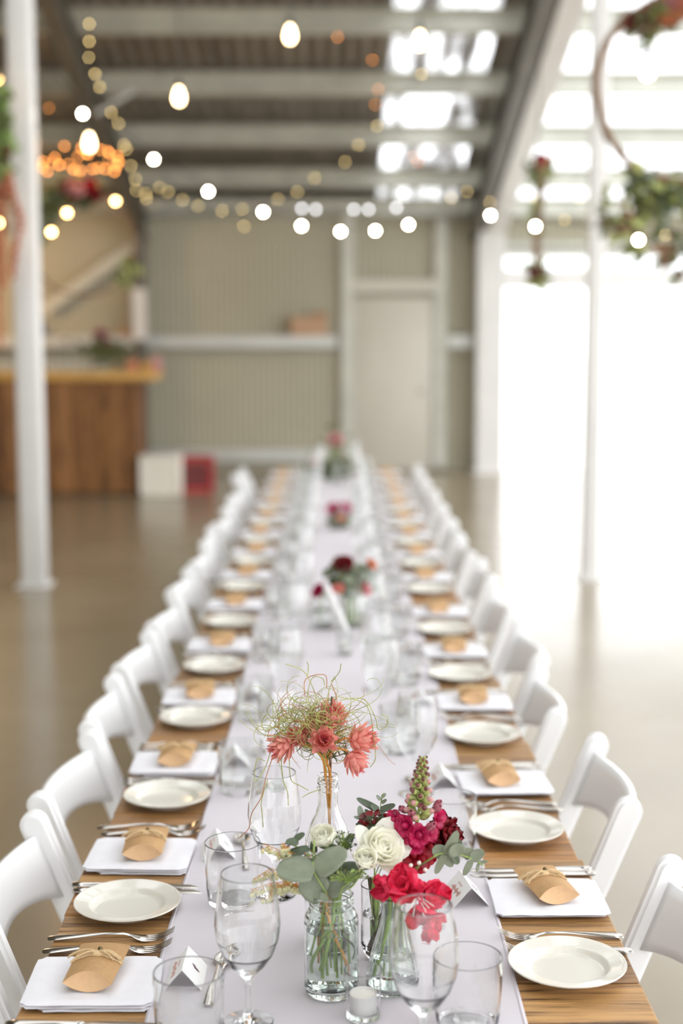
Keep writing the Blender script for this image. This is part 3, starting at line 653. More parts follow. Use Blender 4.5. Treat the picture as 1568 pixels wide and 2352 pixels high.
# napkin centres of every setting along each side; the plate of a left setting lies beyond its napkin, of a right one before it
LN = [1.985, 2.50, 3.06, 3.64, 4.27, 4.93, 5.55, 6.15, 6.75, 7.35, 7.95, 8.55, 9.15, 9.70]
LP = [2.265, 2.82, 3.42, 3.97, 4.60, 5.26, 5.86, 6.46, 7.06, 7.66, 8.26, 8.86, 9.44, 9.93]
RN = [2.30, 2.92, 3.585, 4.18, 4.79, 5.48, 6.10, 6.70, 7.30, 7.90, 8.50, 9.10, 9.70]
RP = [2.03, 2.62, 3.27, 3.87, 4.48, 5.20, 5.80, 6.40, 7.00, 7.60, 8.20, 8.80, 9.40]
rnd = random.Random(21)
J = lambda a: rnd.uniform(-a, a)
def side_of(s): return 'left' if s < 0 else 'right'
for s, NN, PP in ((-1, LN, LP), (1, RN, RP)):
    sd = side_of(s)
    for i, (yn, yp) in enumerate(zip(NN, PP)):
        d = -s                       # +1: away from the camera on the left, -1 on the right
        base = 0 if s < 0 else PI
        w = ORD[i]; g = 'on the %s side of the table' % sd
        put('plate', s * .346, yp, TZ + .0003, J(1), 'cream side plate on the %s of the table, %s from the near end' % (sd, w), 'cream side plates ' + g)
        put('napkin', s * (.355), yn, TZ + .0003, base + R(J(2)), 'folded white napkin on the %s of the table, %s from the near end' % (sd, w), 'folded napkins ' + g)
        rz = R(J(7)) + (R(-6) if s < 0 and i < 2 else (R(14) if s > 0 and i == 0 else 0))
        put('favour', s * .352 + J(.008), yn + (.010 if i or s > 0 else .012), TZ + .0135, rz, 'kraft gift box tied with twine on the %s %s napkin from the near end' % (w, sd), 'kraft gift boxes ' + g)
        # forks between napkin and plate; the tines point to the runner
        fy = yn + d * .125, yn + d * .158
        if s < 0 and i == 0: fy = (2.105, 2.150)
        if s > 0 and i == 0: fy = (2.152, 2.098)
        for k, f_ in enumerate(fy):
            put('fork', s * (.352 + .006 * k) + J(.004), f_, TZ + .0008, base + R(J(3)), '%s fork of the %s place setting on the %s' % (('large', 'small')[k] if 0 else ('inner', 'outer')[k], w, sd), 'forks ' + g)
        ky = yn - d * .112, yn - d * .134
        if s < 0 and i == 0: ky = (1.862, 1.838)
        if s < 0 and i == 1: ky = (2.362, 2.338)
        for k, f_ in enumerate(ky):
            put('knife', s * (.347 - .004 * k) + J(.003), f_, TZ + .0014 * 1, base + R(J(2)), '%s knife of the %s place setting on the %s' % (('inner', 'outer')[k], w, sd), 'knives ' + g)
        cx, cy_ = s * (.222 + J(.006)), yn + (.02 if s < 0 else 0.01)
        put('card', cx, cy_, RZ - .0006 if abs(cx) < .22 else RZ - .0012, (R(4) if s < 0 else R(4)) + R(J(6)), 'folded white name card beside the %s napkin from the near end on the %s' % (w, sd), 'name cards ' + g)
        put('spoon', s * (.170 + J(.004)), yn + d * .015 + (.0 if s < 0 else -.02), RZ + .0004, (R(90) if s < 0 else R(-90)) + R(J(9)), 'steel spoon on the runner by the %s name card from the near end, %s' % (w, sd), 'spoons ' + g)
# glasses: (x, y) by setting; the nearest few are seen clearly, the rest behind them in soft focus
WGS = {-1: [(-.122, 1.872), (-.104, 2.325)], 1: [(.114, 1.763), (.115, 2.46)]}
TBS = {-1: [(-.197, 1.806), (-.173, 2.295)], 1: [(.180, 1.852), (.212, 2.53)]}
for s, NN in ((-1, LN), (1, RN)):
    sd = side_of(s); WGS[s] += [(s * (.125 + J(.012)), yn + (-.13 if s < 0 else .15) + J(.02)) for yn in NN[2:]] if s < 0 else [(s * (.115 + J(.012)), yn + .15 + J(.02)) for yn in NN[1:]]
    TBS[s] += [(s * (.195 + J(.008)), yn - .19 + J(.015)) for yn in NN[2:]] if s < 0 else [(.145, 3.17)] + [(s * (.19 + J(.008)), yn + .215 + J(.015)) for yn in NN[2:]]
    for i, (x, y) in enumerate(WGS[s]):
        if s > 0 and i == 1: x, y = .165, 2.86
        if s > 0 and i == 2: x, y = .11, 3.40
        put('wg' if y < 2.6 else 'wgf', x, y, RZ - .0006, J(3), 'stemmed wine glass in the %s row, %s from the near end' % (sd, ORD[i]), 'wine glasses ' + 'along the %s of the runner' % sd)
    for i, (x, y) in enumerate(TBS[s]):
        put('tb' if y < 2.6 else 'tbf', x, y, RZ - .0006, J(3), 'plain glass tumbler in the %s row, %s from the near end' % (sd, ORD[i]), 'tumblers ' + 'along the %s of the runner' % sd)
random.seed(99)
#FLOWERS
# ================================================================== FLOWERS
def mfr(c, axis, spin=0):
    q = Vector(axis).normalized().to_track_quat('Z', 'Y'); return Matrix.Translation(Vector(c)) @ q.to_matrix().to_4x4() @ Matrix.Rotation(spin, 4, 'Z')
def petal(mb, m, az, L, w, r0=0, a0=20, a1=60, cup=.3, ruf=0, pw=4.0, nu=6, nv=8, z0=0, fr=9, base=.35):
    """One petal on frame m: rises from radius r0, leaning a0 deg at the foot to a1 deg at the tip; half width w."""
    ca, sa = math.cos(az), math.sin(az); pts = [(r0, z0)]
    for j in range(nv):
        th = R(a0 + (a1 - a0) * ((j + .5) / nv)); pts.append((pts[-1][0] + math.sin(th) * L / nv, pts[-1][1] + math.cos(th) * L / nv))
    ph = random.uniform(0, 6)
    def fn(u, v):
        j = min(nv, int(round(v * nv))); r, z = pts[j]; uu = 2 * u - 1; th = R(a0 + (a1 - a0) * v)
        ww = w * (base + (1 - base) * min(1, v * 1.7)) * math.sqrt(max(0, 1 - v ** pw)); lat = uu * ww
        inn = cup * uu * uu * ww - ruf * math.sin(fr * uu + ph) * v * v * L * .5
        r2 = r - inn * math.cos(th); z2 = z + inn * math.sin(th) + ruf * .5 * L * math.sin(fr * 1.3 * uu + ph * 2) * v * v * abs(math.sin(th))
        return m @ Vector((ca * r2 - sa * lat, sa * r2 + ca * lat, z2))
    return mb.grid(fn, nu, nv)
def leaf(mb, base, tip, nrm, w, fold=.25, bend=.1, pw=2.2, nu=4, nv=8, foot=.15):
    b, t = Vector(base), Vector(tip); d = t - b; L = d.length; d.normalize(); n_ = Vector(nrm); n_ = (n_ - d * n_.dot(d)).normalized(); s_ = d.cross(n_)
    def fn(u, v):
        uu = 2 * u - 1; ww = w * math.sin(PI * (foot * .5 + (1 - foot * .5) * v ** .8)) ** (1 / pw * 1.2) if 0 < v < 1 else 0
        return b + d * (L * v) + s_ * (uu * ww) + n_ * (fold * abs(uu) * ww + bend * L * math.sin(PI * v) * .5)
    return mb.grid(fn, nu, nv)
def rose(m, r, mb, layers=6, openness=1.0, spread=0):
    for k in range(layers):
        f = k / (layers - 1); n_ = 3 if k < 2 else (4 if k < 4 else 5)
        for j in range(n_):
            az = 2 * PI * (j + random.uniform(-.12, .12)) / n_ + k * 1.1
            petal(mb, m, az, r * (1.25 + .35 * f) * random.uniform(.94, 1.05), r * (.42 + .52 * f), r0=r * (.05 + .10 * f), a0=26 * f + 12, a1=-22 + 62 * f * openness + (spread * f * f), cup=.55 - .15 * f, ruf=.03 + .03 * f, pw=6, nu=8, nv=9, z0=-r * .55, fr=4)
def sub(o, name, mb, mt, t, **k): return mb.build(name, mt, t, o, **k) 
def part(t, name, mb, mt, **k):
    ob = mb.build(name, mt, t, t.location, **k); return ob
def px2m(Y): return (Y / math.cos(R(8))) / FPX

TOCAM = Vector((0, -1, .35)).normalized()
# ---- vessels --------------------------------------------------------------------------------------
def vessel(name, label, cat, x, y, outer, inner, mt='green_glass', water=0, mod=None, n=72):
    t = thing(name, label, cat, (x, y, RZ - .0006))
    MB().lathe(outer + inner, n, (0, 0, 0), mod).build('glass_body', mt, t, angle=60)
    if water:
        iw = sorted([(r, z) for r, z in inner], key=lambda p: p[1]); pr = []
        for (r, z) in iw:
            if z < water: pr.append((max(0, r - .0004), z + .0004))
        r1 = pr[-1][0] if pr else .02
        for (ra, za), (rb, zb) in zip(iw, iw[1:]):
            if za <= water <= zb and zb > za: r1 = ra + (rb - ra) * (water - za) / (zb - za) - .0004
        pr = [(0, pr[0][1])] + [p for p in pr if p[0] > 0] + [(r1, water), (0, water)]
        MB().lathe(pr, n, (0, 0, 0), mod).build('water', 'water', t, angle=60)
    return t
jar_out = [(0, .001), (.028, .001), (.034, .002), (.038, .007), (.0393, .014), (.0388, .020), (.0390, .06), (.0393, .105), (.0385, .115), (.0345, .124), (.0312, .129), (.0306, .132), (.0322, .1345), (.0306, .137), (.0322, .1395), (.0306, .142), (.0318, .146), (.0322, .149)]
jar_in = [(.0300, .1500), (.0288, .149), (.0282, .132), (.0300, .127), (.0345, .119), (.0360, .11), (.0364, .06), (.0360, .018), (.033, .011), (.025, .008), (0, .0095)]
vessel('mason_jar', 'clear screw-neck jar of water holding white roses and eucalyptus', 'jar', -.007, 1.962, jar_out, jar_in, water=.098)
bot_out = [(0, .006), (.024, .004), (.031, 0), (.0355, .003), (.037, .010), (.037, .150), (.0355, .168), (.029, .188), (.0205, .206), (.0158, .222), (.0150, .240), (.0150, .2455), (.0172, .2475), (.0172, .2510), (.0150, .2530), (.0150, .2560), (.0168, .2575), (.0150, .2600), (.0166, .2620), (.0150, .2640), (.0160, .2665), (.0160, .2700)]
bot_in = [(.0150, .2710), (.0128, .2700), (.0126, .240), (.0134, .222), (.018, .206), (.0265, .187), (.0328, .168), (.0345, .150), (.0345, .012), (.030, .008), (.015, .014), (0, .020)]
vessel('tall_bottle', 'tall clear screw-top bottle holding coral flowers and curly twigs', 'bottle', -.0125, 2.135, bot_out, bot_in, mt='glass', water=.12)
sm_out = [(0, .002), (.012, .001), (.020, .004), (.026, .014), (.0285, .026), (.0288, .05), (.0288, .108), (.0292, .118)]
sm_in = [(.0284, .1192), (.0276, .118), (.0272, .108), (.0270, .05), (.0264, .028), (.022, .017), (.012, .009), (0, .007)]
vessel('straight_vase', 'small straight clear vase with thick brown stems behind the ribbed carafe', 'vase', .0665, 2.075, sm_out, sm_in, mt='glass', water=.072)
rb_out = [(0, .001), (.030, .001), (.037, .003), (.0385, .010), (.0375, .022), (.0345, .040), (.0300, .058), (.0245, .076), (.0195, .094), (.0165, .110), (.0158, .122), (.0180, .134), (.0205, .140)]
rb_in = [(.0196, .1410), (.0184, .139), (.0164, .133), (.0140, .122), (.0145, .110), (.0175, .094), (.0222, .076), (.0278, .058), (.0322, .040), (.0350, .022), (.0355, .012), (.030, .006), (0, .006)]
vessel('ribbed_carafe', 'bell shaped ribbed glass vase holding the cerise blooms', 'vase', .082, 1.975, rb_out, rb_in, mt='green_glass', water=.052, mod=lambda a, z: 1 + .022 * math.cos(14 * a + z * 22) * max(0, 1 - abs(z - .07) / .07), n=140)
# votive with tealight
vo_out = [(0, .001), (.021, .001), (.0235, .003), (.0238, .010), (.0255, .045), (.0272, .070)]
vo_in = [(.0264, .0712), (.0257, .070), (.0240, .045), (.0222, .013), (.020, .0095), (0, .0090)]
def votive(x, y, label, near=True):
    t = thing('votive_glass', label, 'candle holder', (x, y, RZ - .0006)); MB().lathe(vo_out + vo_in, 56).build('glass_cup', 'glass' if near else 'far_glass', t, angle=60)
def tealight(x, y, label):
    t = thing('tealight', label, 'candle', (x, y, RZ + .0090))
    MB().lathe([(0, 0), (.0186, 0), (.0192, .001), (.0192, .026), (.0196, .0268), (.0196, .0275), (.0188, .0275), (.0186, .0262), (.0184, .002), (0, .0015)], 40).build('tin_cup', 'tin', t, angle=50)
    MB().lathe([(0, .002), (.0180, .002), (.0180, .0245), (.016, .0250), (0, .0243)], 36).build('wax', 'wax', t, angle=50)
    MB().tube([(0, 0, .024), (.0003, .0002, .029), (.0012, .0006, .033)], .0007, 6).build('wick', 'wax', t)
votive(.038, 1.884, 'small glass candle cup in front of the big jar'); tealight(.038, 1.884, 'white tealight inside the candle cup in front of the jar')

# ---- white roses ----------------------------------------------------------------------------------
JM = Vector((-.007, 1.962, RZ + .145))      # jar mouth
JB = Vector((-.007, 1.962, RZ + .035))
def stem_tube(pts, r=.0016, n=7, seg=10):
    out = []
    P = [Vector(p) for p in pts]; m = len(P) - 1
    for i in range(m):
        p0, p1, p2, p3 = P[max(0, i - 1)], P[i], P[i + 1], P[min(m, i + 2)]
        for k in range(seg):
            t = k / seg; out.append(.5 * ((2 * p1) + (p2 - p0) * t + (2 * p0 - 5 * p1 + 4 * p2 - p3) * t * t + (3 * p1 - p0 - 3 * p2 + p3) * t ** 3))
    out.append(P[-1]); return MB().tube(out, r, n)
def flower_stem(c, axis, r, name, label, petals_mt, mouth, foot, build, cat='flower', smt='stem', sr=.0016, group=None, sep=True, loc=None):
    """A cut flower: bloom, green sepals and a stem that runs through the mouth down to the foot."""
    c = Vector(c); ax = Vector(axis).normalized(); t = thing(name, label, cat, foot, group=group); m = mfr(c, ax, random.uniform(0, 6))
    mb = MB(); build(m, r, mb); part(t, 'petals', mb, petals_mt, angle=70)
    if sep:
        mb = MB()
        for k in range(6): petal(mb, m, k * PI / 3, r * 1.15, r * .30, r0=r * .10, a0=60, a1=5, cup=.2, pw=1.6, z0=-r * .75)
        mb.ball(c - ax * r * .72, (r * .28, r * .28, r * .3), ax); part(t, 'sepals', mb, 'sepal')
    b = c - ax * r * .85
    part(t, 'stem', stem_tube([b, b + (-ax * .02 + (Vector(mouth) - b) * .4), mouth, (Vector(mouth) + Vector(foot)) / 2, foot], sr), smt)
    return t
random.seed(31)
flower_stem(at(746, 1930, 1.985), (-.25, -.45, .85), .0205, 'white_rose', 'small ivory rose at the left of the jar bouquet', 'rose', JM + Vector((-.008, .002, 0)), JB + Vector((-.004, -.004, -.004)), lambda m, r, b: rose(m, r, b, 6, .62))
flower_stem(at(838, 1978, 1.950), (.05, -.62, .70), .0205, 'white_rose', 'half open ivory rose bud low in the middle of the bouquet', 'rose', JM + Vector((.010, -.002, 0)), JB + Vector((-.013, -.008, .004)), lambda m, r, b: rose(m, r, b, 6, .55))
def big_rose(m, r, b):
    rose(m, r, b, 6, .9, 25)
    for az, L, w in ((.2, 2.1, .85), (1.4, 1.8, .75), (2.7, 1.8, .75), (3.9, 1.9, .8), (5.1, 2.1, .85)): petal(b, m, az, r * L, r * w, r0=r * .2, a0=38, a1=84, cup=-.18, ruf=.05, pw=1.7, z0=-r * .5, fr=3)
flower_stem(at(873, 1952, 1.985), (.42, -.55, .62), .0262, 'white_rose', 'largest ivory rose with pointed outer petals above the jar', 'rose', JM + Vector((.014, .006, 0)), JB + Vector((.020, -.002, .012)), big_rose)

# ---- eucalyptus -----------------------------------------------------------------------------------
def euc(name, label, stem_px, leaves, mouth, foot, r=.0013, group=None, smt='stem', mt='euc'):
    """stem_px: [(px, py, Y)], leaves: [(base px, base py, tip px, tip py, Y, half width px, normal, material)]"""
    t = thing(name, label, 'foliage', foot, group=group); pts = [at(*p) for p in stem_px]
    part(t, 'stem', stem_tube(pts + [Vector(mouth), (Vector(mouth) + Vector(foot)) / 2, Vector(foot)] if mouth is not None else pts, r), smt)
    for (bx, by_, tx, ty, Y, hw, nr, *mm) in leaves:
        dy = mm[1] if len(mm) > 1 else 0
        mb = MB(); leaf(mb, at(bx, by_, Y), at(tx, ty, Y + dy), nr, hw * 1.1 * px2m(Y), fold=.18, bend=random.uniform(-.1, .12), pw=3.0, nu=6, nv=12)
        part(t, 'leaf', mb, mm[0] if mm and mm[0] else mt, thick=.0003, angle=80)
    return t
N0 = (0, -.85, .5); NL = (-.45, -.7, .55); NR = (.5, -.7, .5); NU = (0, -.45, .9)
euc('eucalyptus_sprig', 'silver dollar eucalyptus with broad grey leaves spilling over the jar', [(722, 1930, 1.965), (719, 1975, 1.95), (722, 2005, 1.945), (748, 2052, 1.945)],
    [(722, 2000, 633, 1998, 1.940, 33, (-.2, -.6, .8)), (722, 2002, 797, 1952, 1.945, 27, (.25, -.7, .65)), (748, 2054, 688, 2018, 1.950, 32, (-.3, -.8, .45)),
     (748, 2054, 812, 2004, 1.960, 22, (.1, -.8, .5)), (735, 2010, 700, 2060, 1.955, 26, (-.3, -.9, .2)), (722, 1992, 700, 1962, 1.97, 15, NL, 'euc_pale'), (748, 2054, 738, 2068, 1.935, 12, N0)],
    JM + Vector((-.010, -.012, -.004)), JB + Vector((-.022, .002, .022)))
euc('eucalyptus_sprig', 'dark green eucalyptus twig reaching left above the broad leaves', [(655, 1935, 2.0), (690, 1948, 1.995), (720, 1960, 1.99), (745, 2000, 1.985)],
    [(712, 1950, 650, 1964, 1.99, 12, (0, -.6, .9), 'euc_dark'), (686, 1936, 655, 1934, 1.995, 11, NU, 'euc_dark'), (676, 1930, 700, 1914, 2.0, 8, NL, 'euc_dark'), (722, 1960, 722, 1925, 1.995, 10, NL, 'euc_dark')],
    JM + Vector((-.006, .006, 0)), JB + Vector((.0, .008, .004)), r=.0009)
euc('eucalyptus_sprig', 'eucalyptus with deep green leaves tucked between roses and jar neck', [(790, 1930, 2.0), (785, 1985, 1.985), (778, 2030, 1.975)],
    [(778, 2015, 830, 1992, 1.98, 24, N0, 'euc_dark'), (778, 2030, 735, 2000, 1.985, 26, N0, 'euc_dark'), (790, 1950, 812, 1915, 2.0, 12, NU, 'euc_dark'), (785, 1975, 760, 1940, 2.0, 14, NL, 'euc_dark')],
    JM + Vector((.004, 0, 0)), JB + Vector((.006, .004, -.01)), r=.0012)
CV = Vector((.082, 1.975, RZ + .136)); CF = Vector((.078, 1.972, RZ + .02))
SV = Vector((.0665, 2.075, RZ + .116)); SF = Vector((.062, 2.068, RZ + .02))
euc('eucalyptus_sprig', 'eucalyptus sprig of round leaves reaching out to the right', [(1110, 1988, 1.99), (1082, 1972, 1.99), (1045, 1961, 1.99), (1010, 1962, 1.985), (985, 1975, 1.985)],
    [(1022, 1962, 1050, 1907, 1.985, 13, NR), (1022, 1962, 992, 1950, 1.99, 16, N0), (1020, 1962, 1000, 2008, 1.98, 12, (.6, -.7, .2)), (1040, 1962, 1052, 1985, 1.985, 9, N0, 'euc_dark'), (1052, 1966, 1044, 1938, 1.98, 20, N0), (1062, 1968, 1086, 1950, 1.995, 12, NR),
     (1080, 1972, 1112, 1955, 1.99, 13, N0), (1082, 1974, 1064, 2012, 1.985, 9, NR), (1098, 1982, 1120, 1978, 1.99, 4, NR), (1098, 1982, 1094, 2004, 1.99, 5, NR), (1015, 1962, 1040, 1990, 1.99, 11, N0), (1046, 1962, 1056, 1928, 2.0, 10, NR, 'euc_dark')],
    SV + Vector((.016, -.004, .0)), SF + Vector((.01, .008, 0)))
euc('eucalyptus_sprig', 'slim dark eucalyptus leaves in a V behind the crimson flowers', [(880, 1822, 2.11), (874, 1850, 2.11), (880, 1880, 2.105), (900, 1930, 2.10)],
    [(872, 1862, 818, 1833, 2.105, 8, (-.3, -.7, .7), 'euc_dark'), (872, 1862, 908, 1848, 2.105, 8, (.2, -.7, .7), 'euc_dark'), (868, 1862, 850, 1850, 2.10, 9, NU, 'euc_dark'), (874, 1838, 864, 1826, 2.11, 4, N0, 'euc_pale'), (876, 1832, 886, 1822, 2.11, 4, N0, 'euc_pale'), (875, 1845, 888, 1836, 2.11, 4, N0)],
    SV + Vector((-.006, .004, 0)), SF + Vector((.002, .006, 0)), r=.0008)
euc('eucalyptus_sprig', 'pale young eucalyptus tip left of the dark red filler', [(822, 1862, 2.06), (834, 1880, 2.055), (850, 1900, 2.05), (880, 1950, 2.05)],
    [(830, 1878, 825, 1850, 2.055, 7, N0, 'euc_pale'), (838, 1890, 846, 1866, 2.05, 12, N0, 'euc_pale'), (830, 1880, 812, 1876, 2.06, 4, N0, 'euc_pale'), (845, 1905, 816, 1892, 2.06, 5, NL, 'euc_dark'), (850, 1905, 842, 1884, 2.05, 8, N0, 'euc_pale')],
    SV + Vector((-.012, -.004, 0)), SF + Vector((-.006, 0, 0)), r=.0008)
euc('eucalyptus_sprig', 'two round grey eucalyptus leaves just above the largest rose', [(905, 1935, 2.03), (915, 1960, 2.03), (905, 1990, 2.03)],
    [(905, 1935, 862, 1896, 2.03, 17, N0), (905, 1930, 884, 1900, 2.035, 13, NR, 'euc_dark')], CV + Vector((-.004, .004, 0)), CF + Vector((-.004, .004, 0)), r=.0009)
# ---- filler buds ----------------------------------------------------------------------------------
def filler(label, cx, cy_, Y, rx, ry, mts, n, mouth, foot, sz=3.2, name='filler_spray'):
    t = thing(name, label, 'foliage', foot)
    mbs = {k: MB() for k in mts}; stems = MB(); root = at(cx, cy_ + ry, Y)
    for k in range(n):
        a = random.uniform(0, 2 * PI); q = math.sqrt(random.random()); p = at(cx + rx * q * math.cos(a), cy_ + ry * q * math.sin(a), Y + random.uniform(-.018, .018))
        mt = mts[k % len(mts)]; ax = Vector((random.uniform(-1, 1), random.uniform(-1, .3), random.uniform(-.2, 1))); s = sz * px2m(Y) * random.uniform(.7, 1.3)
        if k % 3 == 0: leaf(mbs[mt], p, p + ax.normalized() * s * 2.6, (0, -1, .3), s * .8)
        else: mbs[mt].ball(p, (s * .6, s * .6, s * .9), ax, 6, 5)
        stems.tube([root, (root + p) / 2 + Vector((0, 0, .003)), p], .0004, 4)
    for k, b in mbs.items(): part(t, 'bud_cluster', b, k)
    part(t, 'stem', stem_tube([root, Vector(mouth), Vector(foot)], .0012), 'stem'); part(t, 'twigs', stems, 'stem')
    return t
filler('grey green budded filler between the two ivory roses', 790, 1932, 2.0, 30, 26, ['euc_dark', 'bud', 'euc_pale', 'bud_red'], 70, JM + Vector((.002, .004, 0)), JB + Vector((.004, 0, 0)))
filler('tiny pink buds on the broad eucalyptus leaf', 716, 1964, 1.955, 17, 9, ['euc_pale', 'bud_red', 'palepink'], 34, JM + Vector((-.012, -.004, 0)), JB + Vector((-.01, .004, 0)), 2.2)
filler('dark burgundy filler flowers left of the snapdragon', 862, 1888, 2.055, 36, 22, ['carnation', 'bud_red', 'euc_dark', 'carnation'], 150, SV + Vector((-.008, 0, 0)), SF, 6.4)
filler('small green leafy filler under the largest rose', 800, 2012, 1.945, 50, 16, ['sepal', 'bud', 'leafdark'], 60, JM + Vector((.012, -.01, 0)), JB + Vector((.012, -.01, 0)), 3.2)
t = thing('berry_sprig', 'three small white berries between eucalyptus and cerise bloom', 'foliage', CF + Vector((.004, .004, 0)))
for (a_, b_) in ((943, 1988), (962, 1982), (976, 1998)):
    MBb = MB().ball(at(a_, b_, 1.955), (.0029, .0029, .0037), (.3, -.5, .6), 10, 8); part(t, 'berry', MBb, 'berry')
part(t, 'stem', stem_tube([at(962, 1992, 1.957), CV + Vector((.005, .003, 0)), CF + Vector((.004, .004, 0))], .0008), 'stem')

# ---- snapdragon -----------------------------------------------------------------------------------
t = thing('snapdragon', 'tall snapdragon spike from green buds down to crimson florets', 'flower', SF + Vector((-.002, -.004, 0)))
S = [at(971, 1745, 2.02), at(966, 1800, 2.02), at(962, 1860, 2.02), at(950, 1930, 2.03), at(935, 1990, 2.045)]
part(t, 'stem', stem_tube(S + [SV + Vector((.004, 0, 0)), SF + Vector((-.002, -.004, 0))], .0021), 'stem')
def along(f):
    f = max(0, min(.9999, f)) * (len(S) - 1); i = int(f); return S[i].lerp(S[i + 1], f - i)
b1, b2, b3 = MB(), MB(), MB(); k = 0; f = 0.0
while f < .60:
    s = .0034 + .0078 * f; az = k * 2.4; out = Vector((math.cos(az), math.sin(az) * .9, .55 - .3 * f)).normalized(); c = along(f) + out * (.0036 + .0230 * f) + Vector((0, 0, .001))
    b1.ball(c - out * s * .3, (s * .85, s * .85, s * 1.15), out, 8, 6)
    (b2 if f < .2 or (f < .38 and k % 2) or k % 4 == 0 else b3).ball(c + out * s * .50, (s * .62, s * .62, s * .85), out, 8, 6)
    if f < .25:
        for q in range(2): leaf(b2, c - out * s, c + out * s * 1.1 + Vector((0, 0, s * (q - .5))), Vector((0, -1, 0)), s * .45)
    k += 1; f += .0085 + .013 * f
part(t, 'green_buds', b1, 'bud'); part(t, 'bud_tips', b2, 'bud_red'); part(t, 'pink_bud_tips', b3, 'palepink')
def tube_floret(mb, c, out, s):
    m = mfr(c, out, random.uniform(0, 6))
    for q in range(5): petal(mb, m, q * 2 * PI / 5, s * 2.1, s * .62, r0=s * .18, a0=16, a1=-12, cup=.5, ruf=.07, z0=-s, pw=5)
def open_floret(mb, c, out, s):
    m = mfr(c, out, random.uniform(0, 6))
    for q in range(5): petal(mb, m, q * 2 * PI / 5 + random.uniform(-.2, .2), s * 1.5, s * .75, r0=s * .2, a0=20, a1=random.uniform(70, 110), cup=.1, ruf=.16, z0=-s * .6, pw=5, fr=5)
    mb.ball(c - Vector(out).normalized() * s * .2, (s * .42, s * .42, s * .8), out, 8, 6)
mauve, pink, red = MB(), MB(), MB()
for (a_, b_, dY, s) in ((925, 1860, 0, 10), (946, 1872, -.01, 12), (1000, 1858, 0, 12), (988, 1900, -.02, 12), (912, 1868, .005, 9), (1004, 1845, .01, 9), (966, 1852, -.012, 8)):
    tube_floret(mauve, at(a_, b_, 2.02 + dY), Vector(((a_ - 958) / 60, -.6, .75)), s * px2m(2.02) * 1.45)
for (a_, b_, dY, s) in ((905, 1882, 0, 16), (930, 1896, -.012, 19), (962, 1918, -.02, 19), (985, 1912, -.012, 17), (1008, 1880, .01, 16), (915, 1905, .0, 16), (952, 1940, -.018, 17)):
    open_floret(pink, at(a_, b_, 2.02 + dY), Vector(((a_ - 955) / 55, -.8, .25)), s * px2m(2.02) * 1.15)
for (a_, b_, dY, s) in ((905, 1930, .005, 17), (928, 1938, -.008, 19), (985, 1942, -.004, 18), (950, 1962, -.012, 20), (915, 1960, 0, 18), (978, 1968, -.004, 18), (930, 1982, -.004, 18), (960, 1985, 0, 16), (905, 1982, .008, 15), (992, 1925, .01, 15)):
    open_floret(red, at(a_, b_, 2.025 + dY), Vector(((a_ - 948) / 55, -.85, .05)), s * px2m(2.02) * 1.2)
part(t, 'mauve_florets', mauve, 'snap_mauve', angle=80); part(t, 'magenta_florets', pink, 'snap_pink', angle=80); part(t, 'crimson_florets', red, 'snap_red', angle=80)

# ---- carnation ------------------------------------------------------------------------------------
def carnation(m, r, mb):
    for L_ in range(5):
        for j in range(9 + L_ * 2):
            petal(mb, m, 2 * PI * j / (9 + L_ * 2) + L_ * .5, r * random.uniform(1.15, 1.4), r * .30, r0=r * .05, a0=4 + 13 * L_, a1=14 + 17 * L_, cup=.1, ruf=.16, pw=9, z0=-r * .45, fr=11)
flower_stem(at(1020, 1922, 2.05), (.75, -.45, .30), .030, 'carnation', 'dark red carnation half hidden behind the eucalyptus on the right', 'carnation', SV + Vector((.012, .004, 0)), SF + Vector((.006, .002, 0)), carnation, sr=.002)
# ---- azalea ---------------------------------------------------------------------------------------
random.seed(8)
t = thing('azalea_spray', 'cerise ruffled bloom drooping over the ribbed carafe', 'flower', CF)
def azalea(cx, cy_, Y, axis, r, n=9, lo=35, hi=95, name='bloom'):
    mb = MB(); m = mfr(at(cx, cy_, Y), axis, random.uniform(0, 6))
    for q in range(n): petal(mb, m, 2 * PI * q / n + random.uniform(-.25, .25), r * random.uniform(1.0, 1.45), r * random.uniform(.45, .7), r0=r * .08, a0=random.uniform(15, 35), a1=random.uniform(lo, hi), cup=random.uniform(-.15, .2), ruf=.22, pw=random.choice((3, 5, 8)), nu=12, nv=12, z0=-r * .4, fr=9)
    for q in range(n): petal(mb, m, 2 * PI * q / n + .6, r * random.uniform(.5, .9), r * .36, r0=r * .06, a0=5, a1=random.uniform(20, 60), cup=.1, ruf=.26, pw=5, nu=10, nv=8, z0=-r * .3, fr=8)
    part(t, name, mb, 'azalea', angle=80)
azalea(928, 2036, 1.945, (-.25, -.65, .7), .030); azalea(985, 2058, 1.935, (.55, -.6, .5), .029); azalea(893, 2038, 1.955, (-.9, -.4, .05), .026, 6, 10, 40); azalea(962, 2092, 1.925, (.15, -.75, -.4), .024, 7, 30, 80)
azalea(992, 2108, 1.93, (.55, -.55, -.6), .024, 6, 30, 70); azalea(985, 2138, 1.935, (.25, -.3, -.9), .019, 5, 10, 40)
mb = MB(); c = at(960, 2060, 1.905)
for k in range(9): d = Vector((random.uniform(-.6, .9), -.9, random.uniform(-.7, .3))).normalized(); mb.tube([at(957, 2062, 1.925), at(957, 2062, 1.925) + d * .018 + Vector((0, 0, .002)), at(957, 2062, 1.925) + d * .034], .0007, 5)
part(t, 'stamens', mb, 'berry'); part(t, 'stem', stem_tube([at(950, 2050, 1.945), CV, CF], .0018), 'stem')
